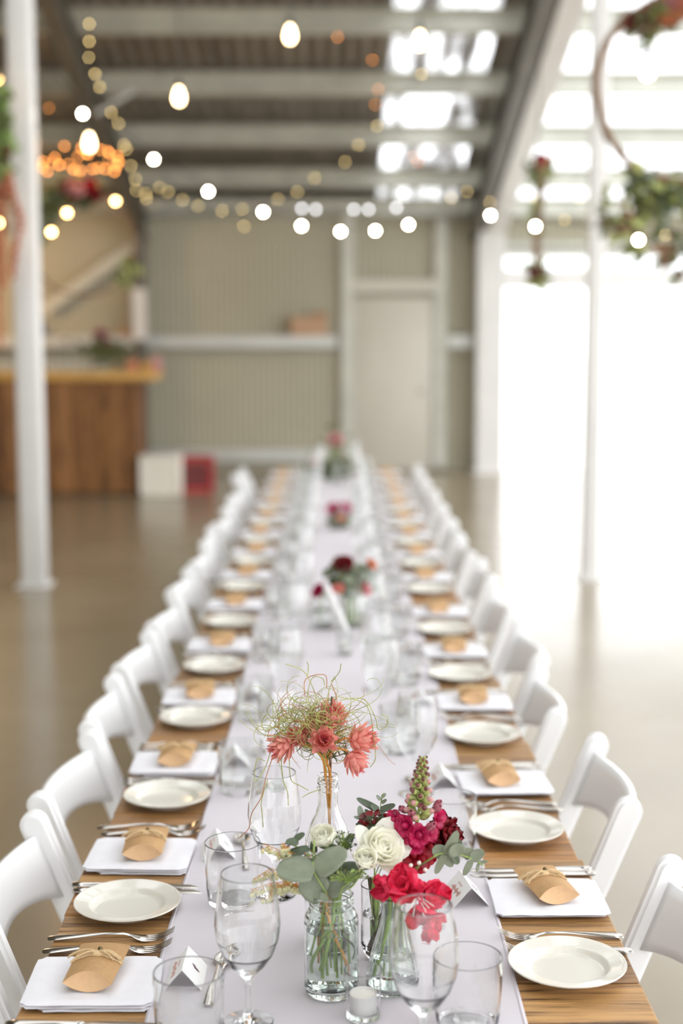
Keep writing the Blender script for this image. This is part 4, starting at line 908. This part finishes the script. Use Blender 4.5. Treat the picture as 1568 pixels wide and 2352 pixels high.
for k, (dx, dy) in enumerate(((-.006, -.004), (.006, .0))):
    t = MB(); ob = stem_tube([CV + Vector((dx * .6, dy, .012)), CV + Vector((dx, dy, -.03)), CF + Vector((dx * 3, dy, .022 * k))], .0024).build('cut_stem', 'stem', None, CF + Vector((dx * 3, dy, .022 * k)))
    tag(ob, '%s pale green stem standing inside the ribbed carafe' % ('left' if k == 0 else 'right'), 'stem')
for k, (dx, dy, tx, r_, mt) in enumerate(((-.012, -.006, .012, .0045, 'stem_brown'), (-.002, .004, -.010, .0035, 'stem'), (.008, .000, -.016, .0030, 'stem_brown'))):
    b0 = SF + Vector((dx, dy, -.008)); ob = stem_tube([SV + Vector((tx, 0, .012)), SV + Vector((tx * .6, 0, -.04)), b0], r_, 10).build('cut_stem', mt, None, b0)
    tag(ob, ['thick brown woody stem leaning in the straight vase', 'thick green stem in the straight vase', 'thin brown stem at the right of the straight vase'][k], 'stem')
for k, (dx, dy, dz, tx, mt) in enumerate(((-.022, -.006, .0, .010, 'stem'), (-.010, -.012, -.006, .006, 'stem'), (.016, -.010, -.002, -.008, 'stem_orange'), (.024, -.002, .018, -.012, 'stem_brown'))):
    b0 = JB + Vector((dx, dy, dz)); ob = stem_tube([JM + Vector((tx, -.004, .008)), JM + Vector((tx * .5, -.006, -.03)), b0 + Vector((.001, 0, .02)), b0], .0021 if k != 3 else .0014, 8).build('cut_stem', mt, None, b0)
    tag(ob, ['green stem splayed to the left in the jar water', 'green stem at the front of the jar water', 'orange green stem splayed to the right in the jar', 'thin brown stem highest at the right in the jar'][k], 'stem')

# ---- pieris bells ---------------------------------------------------------------------------------
random.seed(12)
def pieris(label, sprays, foot, mouth):
    t = thing('bell_flower_spray', label, 'flower', foot); bells, caps, tw = MB(), MB(), MB()
    for pts in sprays:
        P = [at(*p) for p in pts]; tw.tube(P, .0006, 5)
        L = len(P) - 1; n = 15
        for k in range(n):
            f = (k + .5) / n * L; i = min(L - 1, int(f)); p = P[i].lerp(P[i + 1], f - i)
            for rep in range(2):
                q = p + Vector((random.uniform(-.005, .005), random.uniform(-.005, .005), -random.uniform(.004, .009))); tw.tube([p, q + Vector((0, 0, .003))], .0003, 4)
                bells.lathe([(0, -.0046), (.0012, -.0049), (.0016, -.0040), (.0029, -.0016), (.0030, 0), (.0019, .0018), (0, .0024)], 8, q); caps.lathe([(.0016, .0012), (.0012, .0024), (.0004, .0034), (0, .0036)], 6, q)
    tw.tube([at(*sprays[0][0]), (at(*sprays[0][0]) + Vector(mouth)) / 2 + Vector((0, 0, .004)), Vector(mouth), Vector(foot)], .0011, 6)
    part(t, 'bells', bells, 'bell'); part(t, 'calyxes', caps, 'bellcap'); part(t, 'twigs', tw, 'stem_orange')
pieris('cream bell flowers trailing left below the eucalyptus', [[(690, 2035, 1.97), (660, 2010, 1.99), (625, 1995, 2.0), (585, 2018, 2.0)], [(690, 2035, 1.97), (650, 2025, 1.985), (620, 2030, 1.99), (575, 2045, 1.995)], [(690, 2035, 1.97), (665, 2030, 1.985), (640, 2040, 1.985), (610, 2062, 1.985)], [(690, 2030, 1.97), (672, 2030, 1.98), (655, 2028, 1.98), (640, 2035, 1.98)]], JB + Vector((-.012, .01, .01)), JM + Vector((-.014, .004, .0)))
pieris('small orange tipped bell flower twig pointing left at rose height', [[(690, 1965, 1.985), (668, 1958, 1.99), (648, 1955, 1.995), (604, 1938, 2.0)], [(670, 1960, 1.99), (660, 1950, 1.99), (655, 1942, 1.99), (650, 1938, 1.99)]], JB + Vector((-.006, .012, .006)), JM + Vector((-.016, .01, .0)))

# ---- protea and curly twigs in the tall bottle ---------------------------------------------------
BM = Vector((-.0125, 2.135, RZ + .268)); BF = Vector((-.010, 2.133, RZ + .03))
random.seed(17)
def protea(label, px_, py_, Y, axis, r, st):
    c = at(px_, py_, Y); t = thing('coral_bloom', label, 'flower', BF + Vector((random.uniform(-.006, .006), random.uniform(-.006, .006), 0)), group=None); m = mfr(c, axis, random.uniform(0, 6))
    mb = MB()
    for L_, (n_, a0, a1, ln) in enumerate(((8, 16, 4, 1.7), (9, 34, 14, 1.8), (8, 55, 30, 1.6), (6, 80, 40, 1.1))):
        for j in range(n_): petal(mb, m, 2 * PI * j / n_ + L_ * .4, r * ln * random.uniform(.9, 1.1), r * .33, r0=r * .12, a0=a0, a1=a1 + random.uniform(-10, 8), cup=.5, pw=1.9, nu=6, nv=9, z0=-r * .6)
    part(t, 'bracts', mb, 'protea', angle=70); mb = MB()
    for k in range(26):
        d = (m.to_3x3() @ Vector((random.uniform(-.45, .45), random.uniform(-.45, .45), 1))).normalized(); mb.tube([c, c + d * r * .7, c + d * r * random.uniform(1.0, 1.35) + Vector((random.uniform(-.001, .001), 0, 0))], .0004, 4)
    part(t, 'stamens', mb, 'protea_tip')
    ax = Vector(axis).normalized(); b = c - ax * r * .7; part(t, 'stem', stem_tube([b] + [at(*p) for p in st] + [BM + Vector((random.uniform(-.005, .005), random.uniform(-.004, .004), 0)), BM + Vector((.002, 0, -.08)), t.location.copy()], .0017), 'stem_orange')
    mb = MB()
    for k in range(10):
        q = b.lerp(at(752, 1745, 2.13), random.uniform(.05, .9)); leaf(mb, q, q + Vector((random.uniform(-.02, .02), random.uniform(-.01, .01), random.uniform(-.012, .012))), (0, -1, 0), .0009, fold=0)
    part(t, 'needle_leaves', mb, 'leafdark')
protea('coral bloom at the far left of the twiggy bunch', 652, 1712, 2.12, (-.8, -.5, -.35), .0215, [(690, 1705, 2.125), (735, 1735, 2.13)])
protea('coral bloom left of centre, half hidden by curly twigs', 690, 1694, 2.13, (-.6, -.35, .45), .0185, [(715, 1715, 2.13), (742, 1740, 2.13)])
protea('topmost coral bloom inside the curly twigs', 762, 1650, 2.13, (.25, -.35, .8), .0225, [(750, 1690, 2.13), (748, 1740, 2.13)])
protea('coral bloom in the very middle of the bunch', 742, 1700, 2.105, (.1, -.75, .35), .0215, [(745, 1720, 2.12), (748, 1750, 2.13)])
protea('upright coral bloom between the middle and left ones', 722, 1672, 2.14, (-.25, -.2, .85), .0185, [(735, 1710, 2.14), (748, 1745, 2.135)])
protea('upper of the two coral blooms standing clear on the right', 824, 1700, 2.12, (.85, -.35, .25), .0235, [(795, 1695, 2.125), (765, 1712, 2.13), (750, 1740, 2.13)])
protea('lower of the two coral blooms on the right, drooping', 812, 1744, 2.11, (.55, -.4, -.65), .0205, [(790, 1722, 2.12), (770, 1722, 2.125), (752, 1745, 2.13)])
# curly twigs: long thin shoots that coil at random
t = thing('curly_twig', 'bunch of curly green and russet willow tips in the tall bottle', 'foliage', BF + Vector((.004, .004, 0)))
gm, rm = MB(), MB(); rr = random.Random(4)
def curl(px0, py0, ang, n, step, k0, seg=3.2, wob=.06, Y=2.12, mb=None, r0=.00075):
    x, y, a, kk = px0, py0, ang, k0; pts = []; yy = Y; dk = rr.uniform(-.01, .01)
    for i in range(n):
        pts.append(at(x, y, yy)); x += step * math.cos(a); y -= step * math.sin(a); a += kk; kk += rr.uniform(-wob, wob) * .35 + dk; kk = max(-.42, min(.42, kk)); yy += rr.uniform(-.0022, .0022)
    (mb or (gm if rr.random() < .78 else rm)).tube(pts, [r0 * (1 - .6 * i / n) for i in range(n)], 4, cap=False); return (x, y)
for k in range(110): curl(750 + rr.uniform(-20, 22), 1715 + rr.uniform(-30, 25), R(rr.uniform(35, 165)), rr.randint(22, 46), 4.2, rr.uniform(-.14, .14), Y=2.145 + rr.uniform(-.035, .035))
for k in range(48): curl(745 + rr.uniform(-45, 25), 1650 + rr.uniform(-45, 30), R(rr.uniform(0, 360)), rr.randint(16, 34), 4.0, rr.choice((-1, 1)) * rr.uniform(.08, .26), Y=2.12 + rr.uniform(-.025, .025))
for k in range(44): curl(680 + rr.uniform(-40, 20), 1660 + rr.uniform(-25, 30), R(rr.uniform(110, 250)), rr.randint(18, 34), 4.0, rr.choice((-1, 1)) * rr.uniform(.06, .22), Y=2.12 + rr.uniform(-.02, .02))
for k in range(5): curl(780 + rr.uniform(-10, 20), 1655 + rr.uniform(-20, 20), R(rr.uniform(10, 60)), rr.randint(26, 40), 4.2, -rr.uniform(.06, .12), wob=.03, Y=2.12)
for (pts, red) in (([(752, 1775), (735, 1690), (752, 1600), (762, 1568), (770, 1558)], 0), ([(760, 1775), (764, 1700), (775, 1620), (762, 1572)], 1), ([(640, 1700), (612, 1780), (600, 1830), (578, 1868), (572, 1900), (560, 1915), (548, 1925)], 1),
                   ([(630, 1690), (610, 1760), (585, 1795), (590, 1745), (608, 1748)], 0), ([(645, 1740), (650, 1790), (660, 1820), (662, 1850)], 0), ([(664, 1740), (668, 1790), (690, 1805), (708, 1815)], 0), ([(615, 1790), (600, 1840), (602, 1870), (604, 1900)], 0),
                   ([(700, 1625), (715, 1560), (740, 1558), (745, 1575)], 0), ([(700, 1600), (702, 1560), (745, 1550), (750, 1580)], 1), ([(730, 1610), (700, 1545), (655, 1525)], 0), ([(760, 1565), (778, 1545), (783, 1524)], 0), ([(706, 1556), (708, 1530), (704, 1520)], 0),
                   ([(780, 1608), (835, 1606), (862, 1650), (868, 1675), (885, 1670), (890, 1650), (875, 1640)], 0), ([(775, 1600), (830, 1612), (850, 1640), (858, 1700), (853, 1720)], 0), ([(858, 1690), (862, 1740), (850, 1762)], 0), ([(730, 1815), (710, 1822), (694, 1832)], 0), ([(612, 1640), (600, 1660), (612, 1680), (640, 1660)], 0)):
    P = [at(a_, b_, 2.115 + .004 * math.sin(i * 2)) for i, (a_, b_) in enumerate(pts)]
    q = stem_tube(P, .0007, 5, 8); (rm if red else gm).add(q.v, q.f)
part(t, 'green_tendrils', gm, 'tendril'); part(t, 'russet_tendrils', rm, 'tendril_red')
part(t, 'stem', stem_tube([at(762, 1600, 2.125), at(755, 1690, 2.13), BM + Vector((.004, .002, 0)), BM + Vector((.003, .002, -.09)), BF + Vector((.004, .004, 0))], .0015), 'stem_brown')

# ================================================================== CENTREPIECES FURTHER BACK
random.seed(44)
def ruffle(m, r, mb):
    for L_ in range(4):
        for j in range(6 + L_): petal(mb, m, 2 * PI * j / (6 + L_) + L_ * .7, r * random.uniform(1.0, 1.2), r * .5, r0=r * .05, a0=5 + 16 * L_, a1=15 + 22 * L_, cup=.1, ruf=.10, pw=5, nu=5, nv=6, z0=-r * .4, fr=5)
def far_vase(name, label, x, y, h, r, water=.5):
    t = thing(name, label, 'vase', (x, y, RZ - .0006)); MB().lathe([(0, 0), (r, 0), (r * 1.02, .01), (r, h * .75), (r * .8, h * .9), (r * .85, h)], 28).build('glass_body', 'far_glass', t, angle=60)
    MB().lathe([(0, .006), (r * .95, .006), (r * .95, h * water), (0, h * water)], 24).build('water', 'far_glass', t, angle=60)
def far_flower(name, label, px_, py_, Y, rpx, mt, vx, vy, vh, axis=(0, -.6, .8), smt='stem', build=ruffle):
    r = rpx * px2m(Y); foot = Vector((vx + random.uniform(-.01, .01), vy + random.uniform(-.01, .01), RZ + .012)); mouth = Vector((vx, vy, RZ + vh))
    return flower_stem(at(px_, py_, Y), axis, r, name, label, mt, mouth, foot, build, sep=False, sr=.003)
def far_foliage(label, cx, cy_, Y, rx, ry, mts, n, vx, vy, vh, sz):
    return filler(label, cx, cy_, Y, rx, ry, mts, n, Vector((vx, vy, RZ + vh)), Vector((vx, vy, RZ + .015)), sz, 'foliage_spray')
# second centrepiece
vy = 4.58; x1 = (808 - 771) / 700; x2 = (740 - 771) / 700
far_vase('glass_jar', 'clear jar of green stems under the burgundy flower in the second centrepiece', x1, vy, .13, .045, .8)
far_vase('glass_jar', 'clear jar under the magenta flower left in the second centrepiece', x2, vy - .02, .11, .045, .5)
far_flower('burgundy_bloom', 'burgundy bloom on top of the second centrepiece', 788, 1294, vy, 26, 'carnation', x1, vy, .12)
far_flower('magenta_bloom', 'magenta bloom at the left of the second centrepiece', 731, 1357, vy - .02, 19, 'snap_pink', x2, vy - .02, .10, (-.6, -.6, .5))
far_flower('pink_bloom', 'coral pink bloom low in the middle of the second centrepiece', 776, 1352, vy - .04, 15, 'protea', x1, vy, .12)
far_flower('orange_bloom', 'orange bloom at the right of the second centrepiece', 852, 1296, vy, 15, 'peach', x1, vy, .12, (.6, -.5, .6))
far_flower('red_bloom', 'red bloom low at the right of the second centrepiece', 842, 1354, vy - .03, 14, 'azalea', x1, vy, .12, (.6, -.7, .2))
far_foliage('grey green foliage filling the second centrepiece', 818, 1335, vy + .01, 40, 34, ['euc', 'euc_pale', 'euc_dark'], 80, x1, vy, .12, 11)
far_foliage('dark leaves left in the second centrepiece', 772, 1322, vy + .01, 26, 24, ['euc_dark', 'leafdark'], 40, x1, vy, .12, 8)
for k in range(3):
    b0 = Vector((x1 + (k - 1) * .018, vy + random.uniform(-.02, .02), RZ + .012)); ob = stem_tube([b0 + Vector((random.uniform(-.01, .01), 0, .12)), b0 + Vector((0, .004, .06)), b0], .005, 7).build('cut_stem', 'stem', None, b0); tag(ob, '%s thick green stem standing in the jar of the second centrepiece' % ('left', 'middle', 'right')[k], 'stem', 'green stems in the second jar')
votive((792 - 771) / 775, 4.16, 'small glass candle cup in front of the second centrepiece', False); tealight((792 - 771) / 775, 4.16, 'white tealight in the cup before the second centrepiece')
t = MB().tube([at(797, 1452, 4.47), at(775, 1405, 4.50), at(748, 1345, 4.54)], [.010, .011, .010], 10).build('paper_scroll', 'card', None, at(797, 1452, 4.47)); tag(t, 'slender white paper roll leaning against the jars of the second centrepiece', 'paper roll')
# third
vy = 6.95; x1 = 7 / 470
far_vase('glass_jar', 'clear jar of the third centrepiece with hot pink flowers', x1, vy, .13, .045)
far_flower('pink_bloom', 'hot pink bloom at the left of the third centrepiece', 764, 1168, vy, 17, 'pinkfl', x1, vy, .12, (-.4, -.6, .7)); far_flower('pink_bloom', 'hot pink bloom at the right of the third centrepiece', 792, 1167, vy, 17, 'pinkfl', x1, vy, .12, (.4, -.6, .7))
far_flower('peach_bloom', 'peach bloom low in the third centrepiece', 782, 1190, vy - .04, 12, 'peach', x1, vy, .12)
far_foliage('green leaves under the hot pink flowers', 778, 1196, vy + .01, 30, 18, ['leafdark', 'euc', 'sepal'], 50, x1, vy, .12, 7)
# fourth
vy = 9.1; x1 = -3 / 356
far_vase('glass_jar', 'clear jar of the furthest centrepiece with pale pink flowers', x1, vy, .15, .05)
far_flower('pink_bloom', 'pale pink bloom topping the furthest centrepiece', 770, 1010, vy, 19, 'palepink', x1, vy, .15); far_flower('pink_bloom', 'russet pink bloom at the left of the furthest centrepiece', 722, 1062, vy, 11, 'protea', x1, vy, .15, (-.5, -.6, .5)); far_flower('pink_bloom', 'small pink bloom at the right of the furthest centrepiece', 818, 1090, vy, 9, 'palepink', x1, vy, .15, (.5, -.6, .5))
far_foliage('wide dark foliage of the furthest centrepiece', 762, 1078, vy + .02, 62, 24, ['leafdark', 'euc_dark', 'euc_dark'], 110, x1, vy, .15, 8)
far_foliage('sparse tall sprigs above the furthest centrepiece', 768, 1020, vy + .03, 34, 52, ['leafdark', 'euc'], 26, x1, vy, .15, 5)

# ================================================================== HANGING LIGHTS
def cable_pts(P, n=8, sag=.04):
    out = []
    for a, b in zip(P, P[1:]):
        for k in range(n): t_ = k / n; q = a.lerp(b, t_); q.z -= sag * 4 * t_ * (1 - t_) * .5; out.append(q)
    return out + [P[-1]]
def string(name, label, pts, mt, r, sock=True, group=None, drop=.06, cat='string lights', ends=None, rc=.004):
    P = [at(*p) for p in pts]; t = thing(name, label, cat, P[0], group=group)
    top = [p + Vector((0, 0, drop)) for p in P]; cp = ([Vector(ends[0])] if ends and ends[0] else []) + top + ([Vector(ends[1])] if ends and ends[1] else [])
    part(t, 'cable', MB().tube(cable_pts(cp), rc, 5), 'cable')
    for p in P:
        b = part(t, 'bulb', MB().ball(p, r, n=14, m=10), mt)
        if sock: MB().tube([p + Vector((0, 0, r * .7)), p + Vector((0, 0, drop))], r * .45, 8).build('socket', 'cable', b, t.location)
    return t
string('festoon_lights', 'string of glowing round bulbs swagging across the shed below the roof', [(190, 261, 10.2), (353, 366, 10.9), (478, 440, 11.5), (604, 487, 12.1), (692, 519, 12.7), (782, 532, 13.2), (862, 530, 13.6), (938, 516, 13.9), (1126, 495, 12.4), (1229, 520, 9.25), (1466, 551, 7.45)], 'bulb_white', .016, ends=(Vector((-2.0, 9.6, 3.62)), at(1640, 520, 7.2)))
string('festoon_lights', 'row of pale bulbs close to the eave beam', [(693, 479, 17.2), (725, 481, 17.2), (812, 481, 17.2), (846, 481, 17.2), (910, 477, 17.2)], 'bulb_dim', .02, drop=.05, ends=(Vector((-2.38, 17.2, roofz(17.2) - .45)), Vector((1.90, 17.2, roofz(17.2) - .45))))
def pendant(label, px_, py_, Y):
    c = at(px_, py_, Y); t = thing('pendant_light', label, 'pendant light', c, group='bare filament pendants')
    MB().lathe([(0, -.062), (.018, -.058), (.031, -.040), (.034, -.018), (.030, .008), (.018, .040), (.013, .055), (0, .056)], 20).build('bulb', 'edison', t)
    MB().lathe([(0, .054), (.020, .056), (.021, .10), (.012, .125), (0, .128)], 16).build('socket', 'black', t)
    MB().tube([(0, 0, .12), (0, 0, roofz(Y) - .1 - c.z)], .004, 6).build('cord', 'cable', t)
pendant('filament pendant bulb nearest the picture top, left of centre', 666, 78, 11); pendant('filament pendant hanging against the second purlin', 411, 220, 11); pendant('lowest filament pendant, near the left rafter', 205, 326, 11); pendant('filament pendant in front of the weathered skylight', 964, 92, 11)
pendant('filament pendant inside the right flower hoop', 1487, 156, 8.3)
string('glow_dots', 'fairy lights wound down the dark left rafter', [(205, 55, 12.6), (205, 95, 12.7), (203, 132, 12.8), (218, 170, 12.9), (229, 200, 13.1), (255, 258, 13.5), (272, 284, 13.8), (284, 333, 14.3), (290, 342, 14.4), (300, 381, 14.9), (310, 412, 15.2), (313, 437, 15.4), (335, 445, 15.6), (336, 456, 15.6), (366, 430, 15.7), (386, 441, 15.8), (419, 459, 16), (455, 473, 16.2), (510, 484, 16.3), (556, 480, 16.4), (560, 520, 16.4), (638, 458, 16.4), (683, 441, 16.2), (722, 409, 16), (792, 372, 15.6), (823, 333, 15.2), (866, 289, 14.6), (968, 170, 13.2)], 'fairy', .0075, sock=False, drop=.012, rc=.002)
string('glow_dots', 'fairy lights across the white rafter foot and the opening', [(1036, 455, 16.2), (1072, 440, 16.2), (1125, 465, 16), (1222, 452, 15.8), (1330, 456, 15.6), (1297, 505, 15.6), (1528, 540, 15)], 'fairy', .0075, sock=False, drop=.012, rc=.002, ends=(Vector((1.90, 16.4, roofz(16.4) - .45)), Vector((XR - .15, 14.5, roofz(14.5) - .45))))
string('festoon_lights', 'warm orange bulbs hanging beside the left flower hoop', [(60, 470, 9.9), (118, 533, 10.3), (154, 489, 10.7), (265, 462, 11.5)], 'bulb_warm', .018, ends=(at(-60, 420, 9.2), at(330, 440, 12.4)))
string('festoon_lights', 'warm bulbs at the far left, left of the thick post', [(-4, 512, 9.2), (-6, 182, 9.2)], 'bulb_warm', .018, ends=(at(-60, 520, 9.2), at(-60, 150, 9.2)))
rr = random.Random(3)
string('glow_dots', 'orange fairy lights bunched above the left flower hoop', [(90 + k * 7.6 + rr.uniform(-8, 8), 352 + rr.uniform(-18, 42) , 11.2 + rr.uniform(-.3, .3)) for k in range(26)], 'orange_dot', .008, sock=False, drop=.01, rc=.002)
string('glow_dots', 'a few orange glowing dots for warm reflections high on the left roof', [(112, 248, 14.2), (120, 75, 13.4), (135, 90, 13.4), (262, 378, 12.5), (250, 365, 12.5), (262, 395, 12.5)], 'orange_dot', .006, sock=False, drop=.01, rc=.002)  # glowing dots put in for warm light reflected by the roof sheets
string('glow_dots', 'orange glowing dots for warm reflections on the roof beside the skylight', [(740, 75, 13.2), (775, 85, 13.2), (795, 78, 13.2), (855, 138, 13.6), (868, 205, 14.2), (862, 240, 14.3), (950, 360, 15.6), (960, 372, 15.7)], 'orange_dot', .006, sock=False, drop=.01, rc=.002)  # more glowing dots, imitating warm light mirrored in the roof

def add_glow(p, e, col, r=.05):
    ld = bpy.data.lights.new('added_glow', 'POINT'); ld.energy = e; ld.color = col; ld.shadow_soft_size = r; lo = bpy.data.objects.new('added_glow', ld); C.objects.link(lo); lo.location = p
add_glow(at(180, 372, 11.15), 4, (1, .52, .18), .25)
add_glow((-4.6, 16.2, 2.6), 30, (1, .62, .30), .15)  # unseen warm point light, added to warm the wall behind the bar
# ================================================================== FLOWER HOOPS
def hoop(label, c, r, axis, pieces, rt=.016):
    """A vine ring hung from the roof; pieces: [(angle, spread, n, radius, [materials], part name)] along the ring."""
    c = Vector(c); t = thing('flower_hoop', label, 'flower hoop', c); m = mfr(c, axis, 0)
    P = []
    for k in range(73):
        a = 2 * PI * k / 72; rr_ = r * (1 + .012 * math.sin(5 * a)); P.append(m @ Vector((rr_ * math.cos(a), rr_ * math.sin(a), .008 * math.sin(3 * a))))
    mb = MB().tube(P, rt, 7, cap=False)
    mb.tube([p + (m.to_3x3() @ Vector((rt * math.cos(i), rt * math.sin(i), rt * math.sin(i * 1.3)))) for i, p in enumerate(P)], rt * .4, 5, cap=False)
    part(t, 'vine_ring', mb, 'twig')
    top = max(P, key=lambda p: p.z); part(t, 'hanging_cord', MB().tube([top, Vector((top.x, top.y, roofz(top.y) - .1))], .003, 5), 'cable')
    for (a, spr, n, rad, mts, nm, sz, *off) in pieces:
        off = Vector(off[0]) if off else Vector((0, 0, 0))
        mbs = {k: MB() for k in mts}
        for k in range(n):
            aa = R(a + random.uniform(-spr, spr)); q = m @ Vector((r * math.cos(aa), r * math.sin(aa), 0)) + off + Vector((random.gauss(0, rad * .5), random.gauss(0, rad * .4), random.gauss(0, rad * .5)))
            mt = mts[k % len(mts)]
            if nm == 'foliage':
                d = Vector((random.uniform(-1, 1), random.uniform(-1, 1), random.uniform(-1, .8))).normalized(); leaf(mbs[mt], q, q + d * sz * 2.4, (random.uniform(-.5, .5), -1, .4), sz * .55)
            else: ruffle(mfr(q, (random.uniform(-.6, .6), -1, random.uniform(-.2, .6)), random.uniform(0, 6)), sz, mbs[mt])
        for k, b in mbs.items(): part(t, nm, b, k, angle=80)
    return t
random.seed(61)
hoop('large vine hoop with greenery in front of the slim right post', at(1577, 205, 7.9), .50, (.10, -1, .06), [(-106, 22, 110, .10, ['leafdark', 'euc_dark', 'leafdark', 'bud'], 'foliage', .045, (.02, 0, -.10)), (-128, 12, 55, .10, ['leafdark', 'twig', 'bud'], 'foliage', .04, (-.02, 0, -.33)), (-90, 12, 60, .09, ['leafdark', 'twig'], 'foliage', .04, (.03, 0, -.36)), (112, 14, 80, .07, ['leafdark', 'bud', 'twig'], 'foliage', .04, (.02, 0, -.08)), (98, 8, 5, .05, ['peach', 'palepink'], 'blooms', .055, (.03, -.1, -.06)), (126, 8, 10, .03, ['bud_red', 'carnation'], 'blooms', .02, (0, -.05, -.04))], .021)
hoop('narrow flower hoop seen almost edge on between the white rafter and post', at(1236, 500, 9.6), .39, (1, -.10, .0), [(90, 18, 60, .055, ['leafdark', 'bud', 'leafdark'], 'foliage', .035, (0, 0, -.09)), (90, 4, 3, .02, ['azalea', 'carnation', 'palepink'], 'blooms', .045, (0, -.12, -.02)), (-92, 22, 44, .05, ['leafdark', 'bud'], 'foliage', .035), (-90, 8, 4, .03, ['carnation', 'bud_red'], 'blooms', .045, (-.02, -.12, .03)), (0, 60, 40, .03, ['bud', 'leafdark'], 'foliage', .03)], .012)
hoop('flower hoop with deep pink blooms behind the thick left post', at(190, 560, 11.2), .40, (.3, -1, .0), [(122, 38, 190, .09, ['leafdark', 'leafdark', 'euc_dark'], 'foliage', .05), (88, 14, 9, .07, ['carnation', 'bud_red', 'snap_red'], 'blooms', .06, (0, -.12, 0)), (90, 4, 2, .01, ['palepink'], 'blooms', .05, (0, -.2, 0)), (160, 14, 90, .08, ['leafdark'], 'foliage', .045), (-30, 16, 36, .05, ['leafdark', 'bud'], 'foliage', .035)], .010)
# greenery and tails hanging in front of the thick post
t = thing('hanging_garland', 'greenery swag with russet amaranth tails in front of the thick left post', 'garland', at(10, 360, 9.1)); random.seed(71)
for nm, mts, n, box_, sz in (('foliage', ['leafdark', 'sepal'], 170, (-40, 8, 195, 400), .045), ('foliage_edge', ['sepal'], 18, (10, 50, 240, 350), .03)):
    for mt in mts:
        mb = MB()
        for k in range(n):
            p = at(random.uniform(box_[0], box_[1]), random.uniform(box_[2], box_[3]), 9.1 + random.uniform(-.1, .1)); d = Vector((random.uniform(-1, 1), random.uniform(-1, 1), random.uniform(-1, .7))).normalized(); leaf(mb, p, p + d * sz * 2.2, (random.uniform(-.5, .5), -1, .3), sz * .5)
        part(t, nm, mb, mt, angle=80)
mb = MB(); ruffle(mfr(at(12, 342, 9.0), (.1, -1, .3), 0), .04, mb); part(t, 'bloom', mb, 'carnation', angle=80)
part(t, 'hanging_cord', MB().tube([at(0, 250, 9.1), Vector((at(0, 250, 9.1).x, 9.1, roofz(9.1) - .1))], .003, 5), 'cable')
for k, path in enumerate(([(12, 350), (22, 420), (40, 480), (50, 530)], [(16, 400), (8, 480), (6, 560), (10, 660)], [(28, 440), (44, 520), (34, 570), (30, 640)], [(0, 420), (-8, 520), (-2, 640), (0, 800)])):
    P = [at(a_, b_, 9.05 + .03 * k) for a_, b_ in path]; q = stem_tube(P, .012, 6, 10); mb = MB().add(q.v, q.f)
    for j in range(60):
        f = random.random() * (len(P) - 1); i = int(f); p = P[i].lerp(P[i + 1], f - i); mb.ball(p + Vector((random.gauss(0, .012), random.gauss(0, .012), 0)), random.uniform(.008, .016), n=6, m=4)
    part(t, 'amaranth_tail', mb, 'amaranth')
# bar flowers
t = thing('flower_vase', 'vase of dusky pink flowers and greenery on the bar', 'vase', (-2.50, by + .22, ZB)); MB().lathe([(0, 0), (.045, 0), (.055, .08), (.04, .15), (.045, .17)], 20).build('glass_body', 'far_glass', t)
t = thing('bar_bouquet', 'dusky pink flowers with greenery standing in the bar vase', 'flower', (-2.50, by + .22, ZB + .01)); b0 = Vector((-2.50, by + .22, ZB + .17)); mb = MB(); random.seed(5)
for k in range(90): d = Vector((random.uniform(-1, 1), random.uniform(-.6, .6), random.uniform(-.5, 1))).normalized(); p = b0 + Vector((random.gauss(0, .10), random.gauss(0, .05), .05 + random.gauss(0, .07))); leaf(mb, p, p + d * .09, (0, -1, .3), .022)
part(t, 'foliage', mb, 'leafdark'); mb = MB()
for k in range(5): ruffle(mfr(b0 + Vector((random.gauss(0, .07), -.04, .20 + random.gauss(0, .04))), (random.uniform(-.5, .5), -1, .5)), .045, mb)
part(t, 'blooms', mb, 'snap_mauve', angle=80); part(t, 'stems', MB().tube([b0 + Vector((0, 0, .1)), b0, (-2.50, by + .22, ZB + .01)], .012, 6), 'stem')
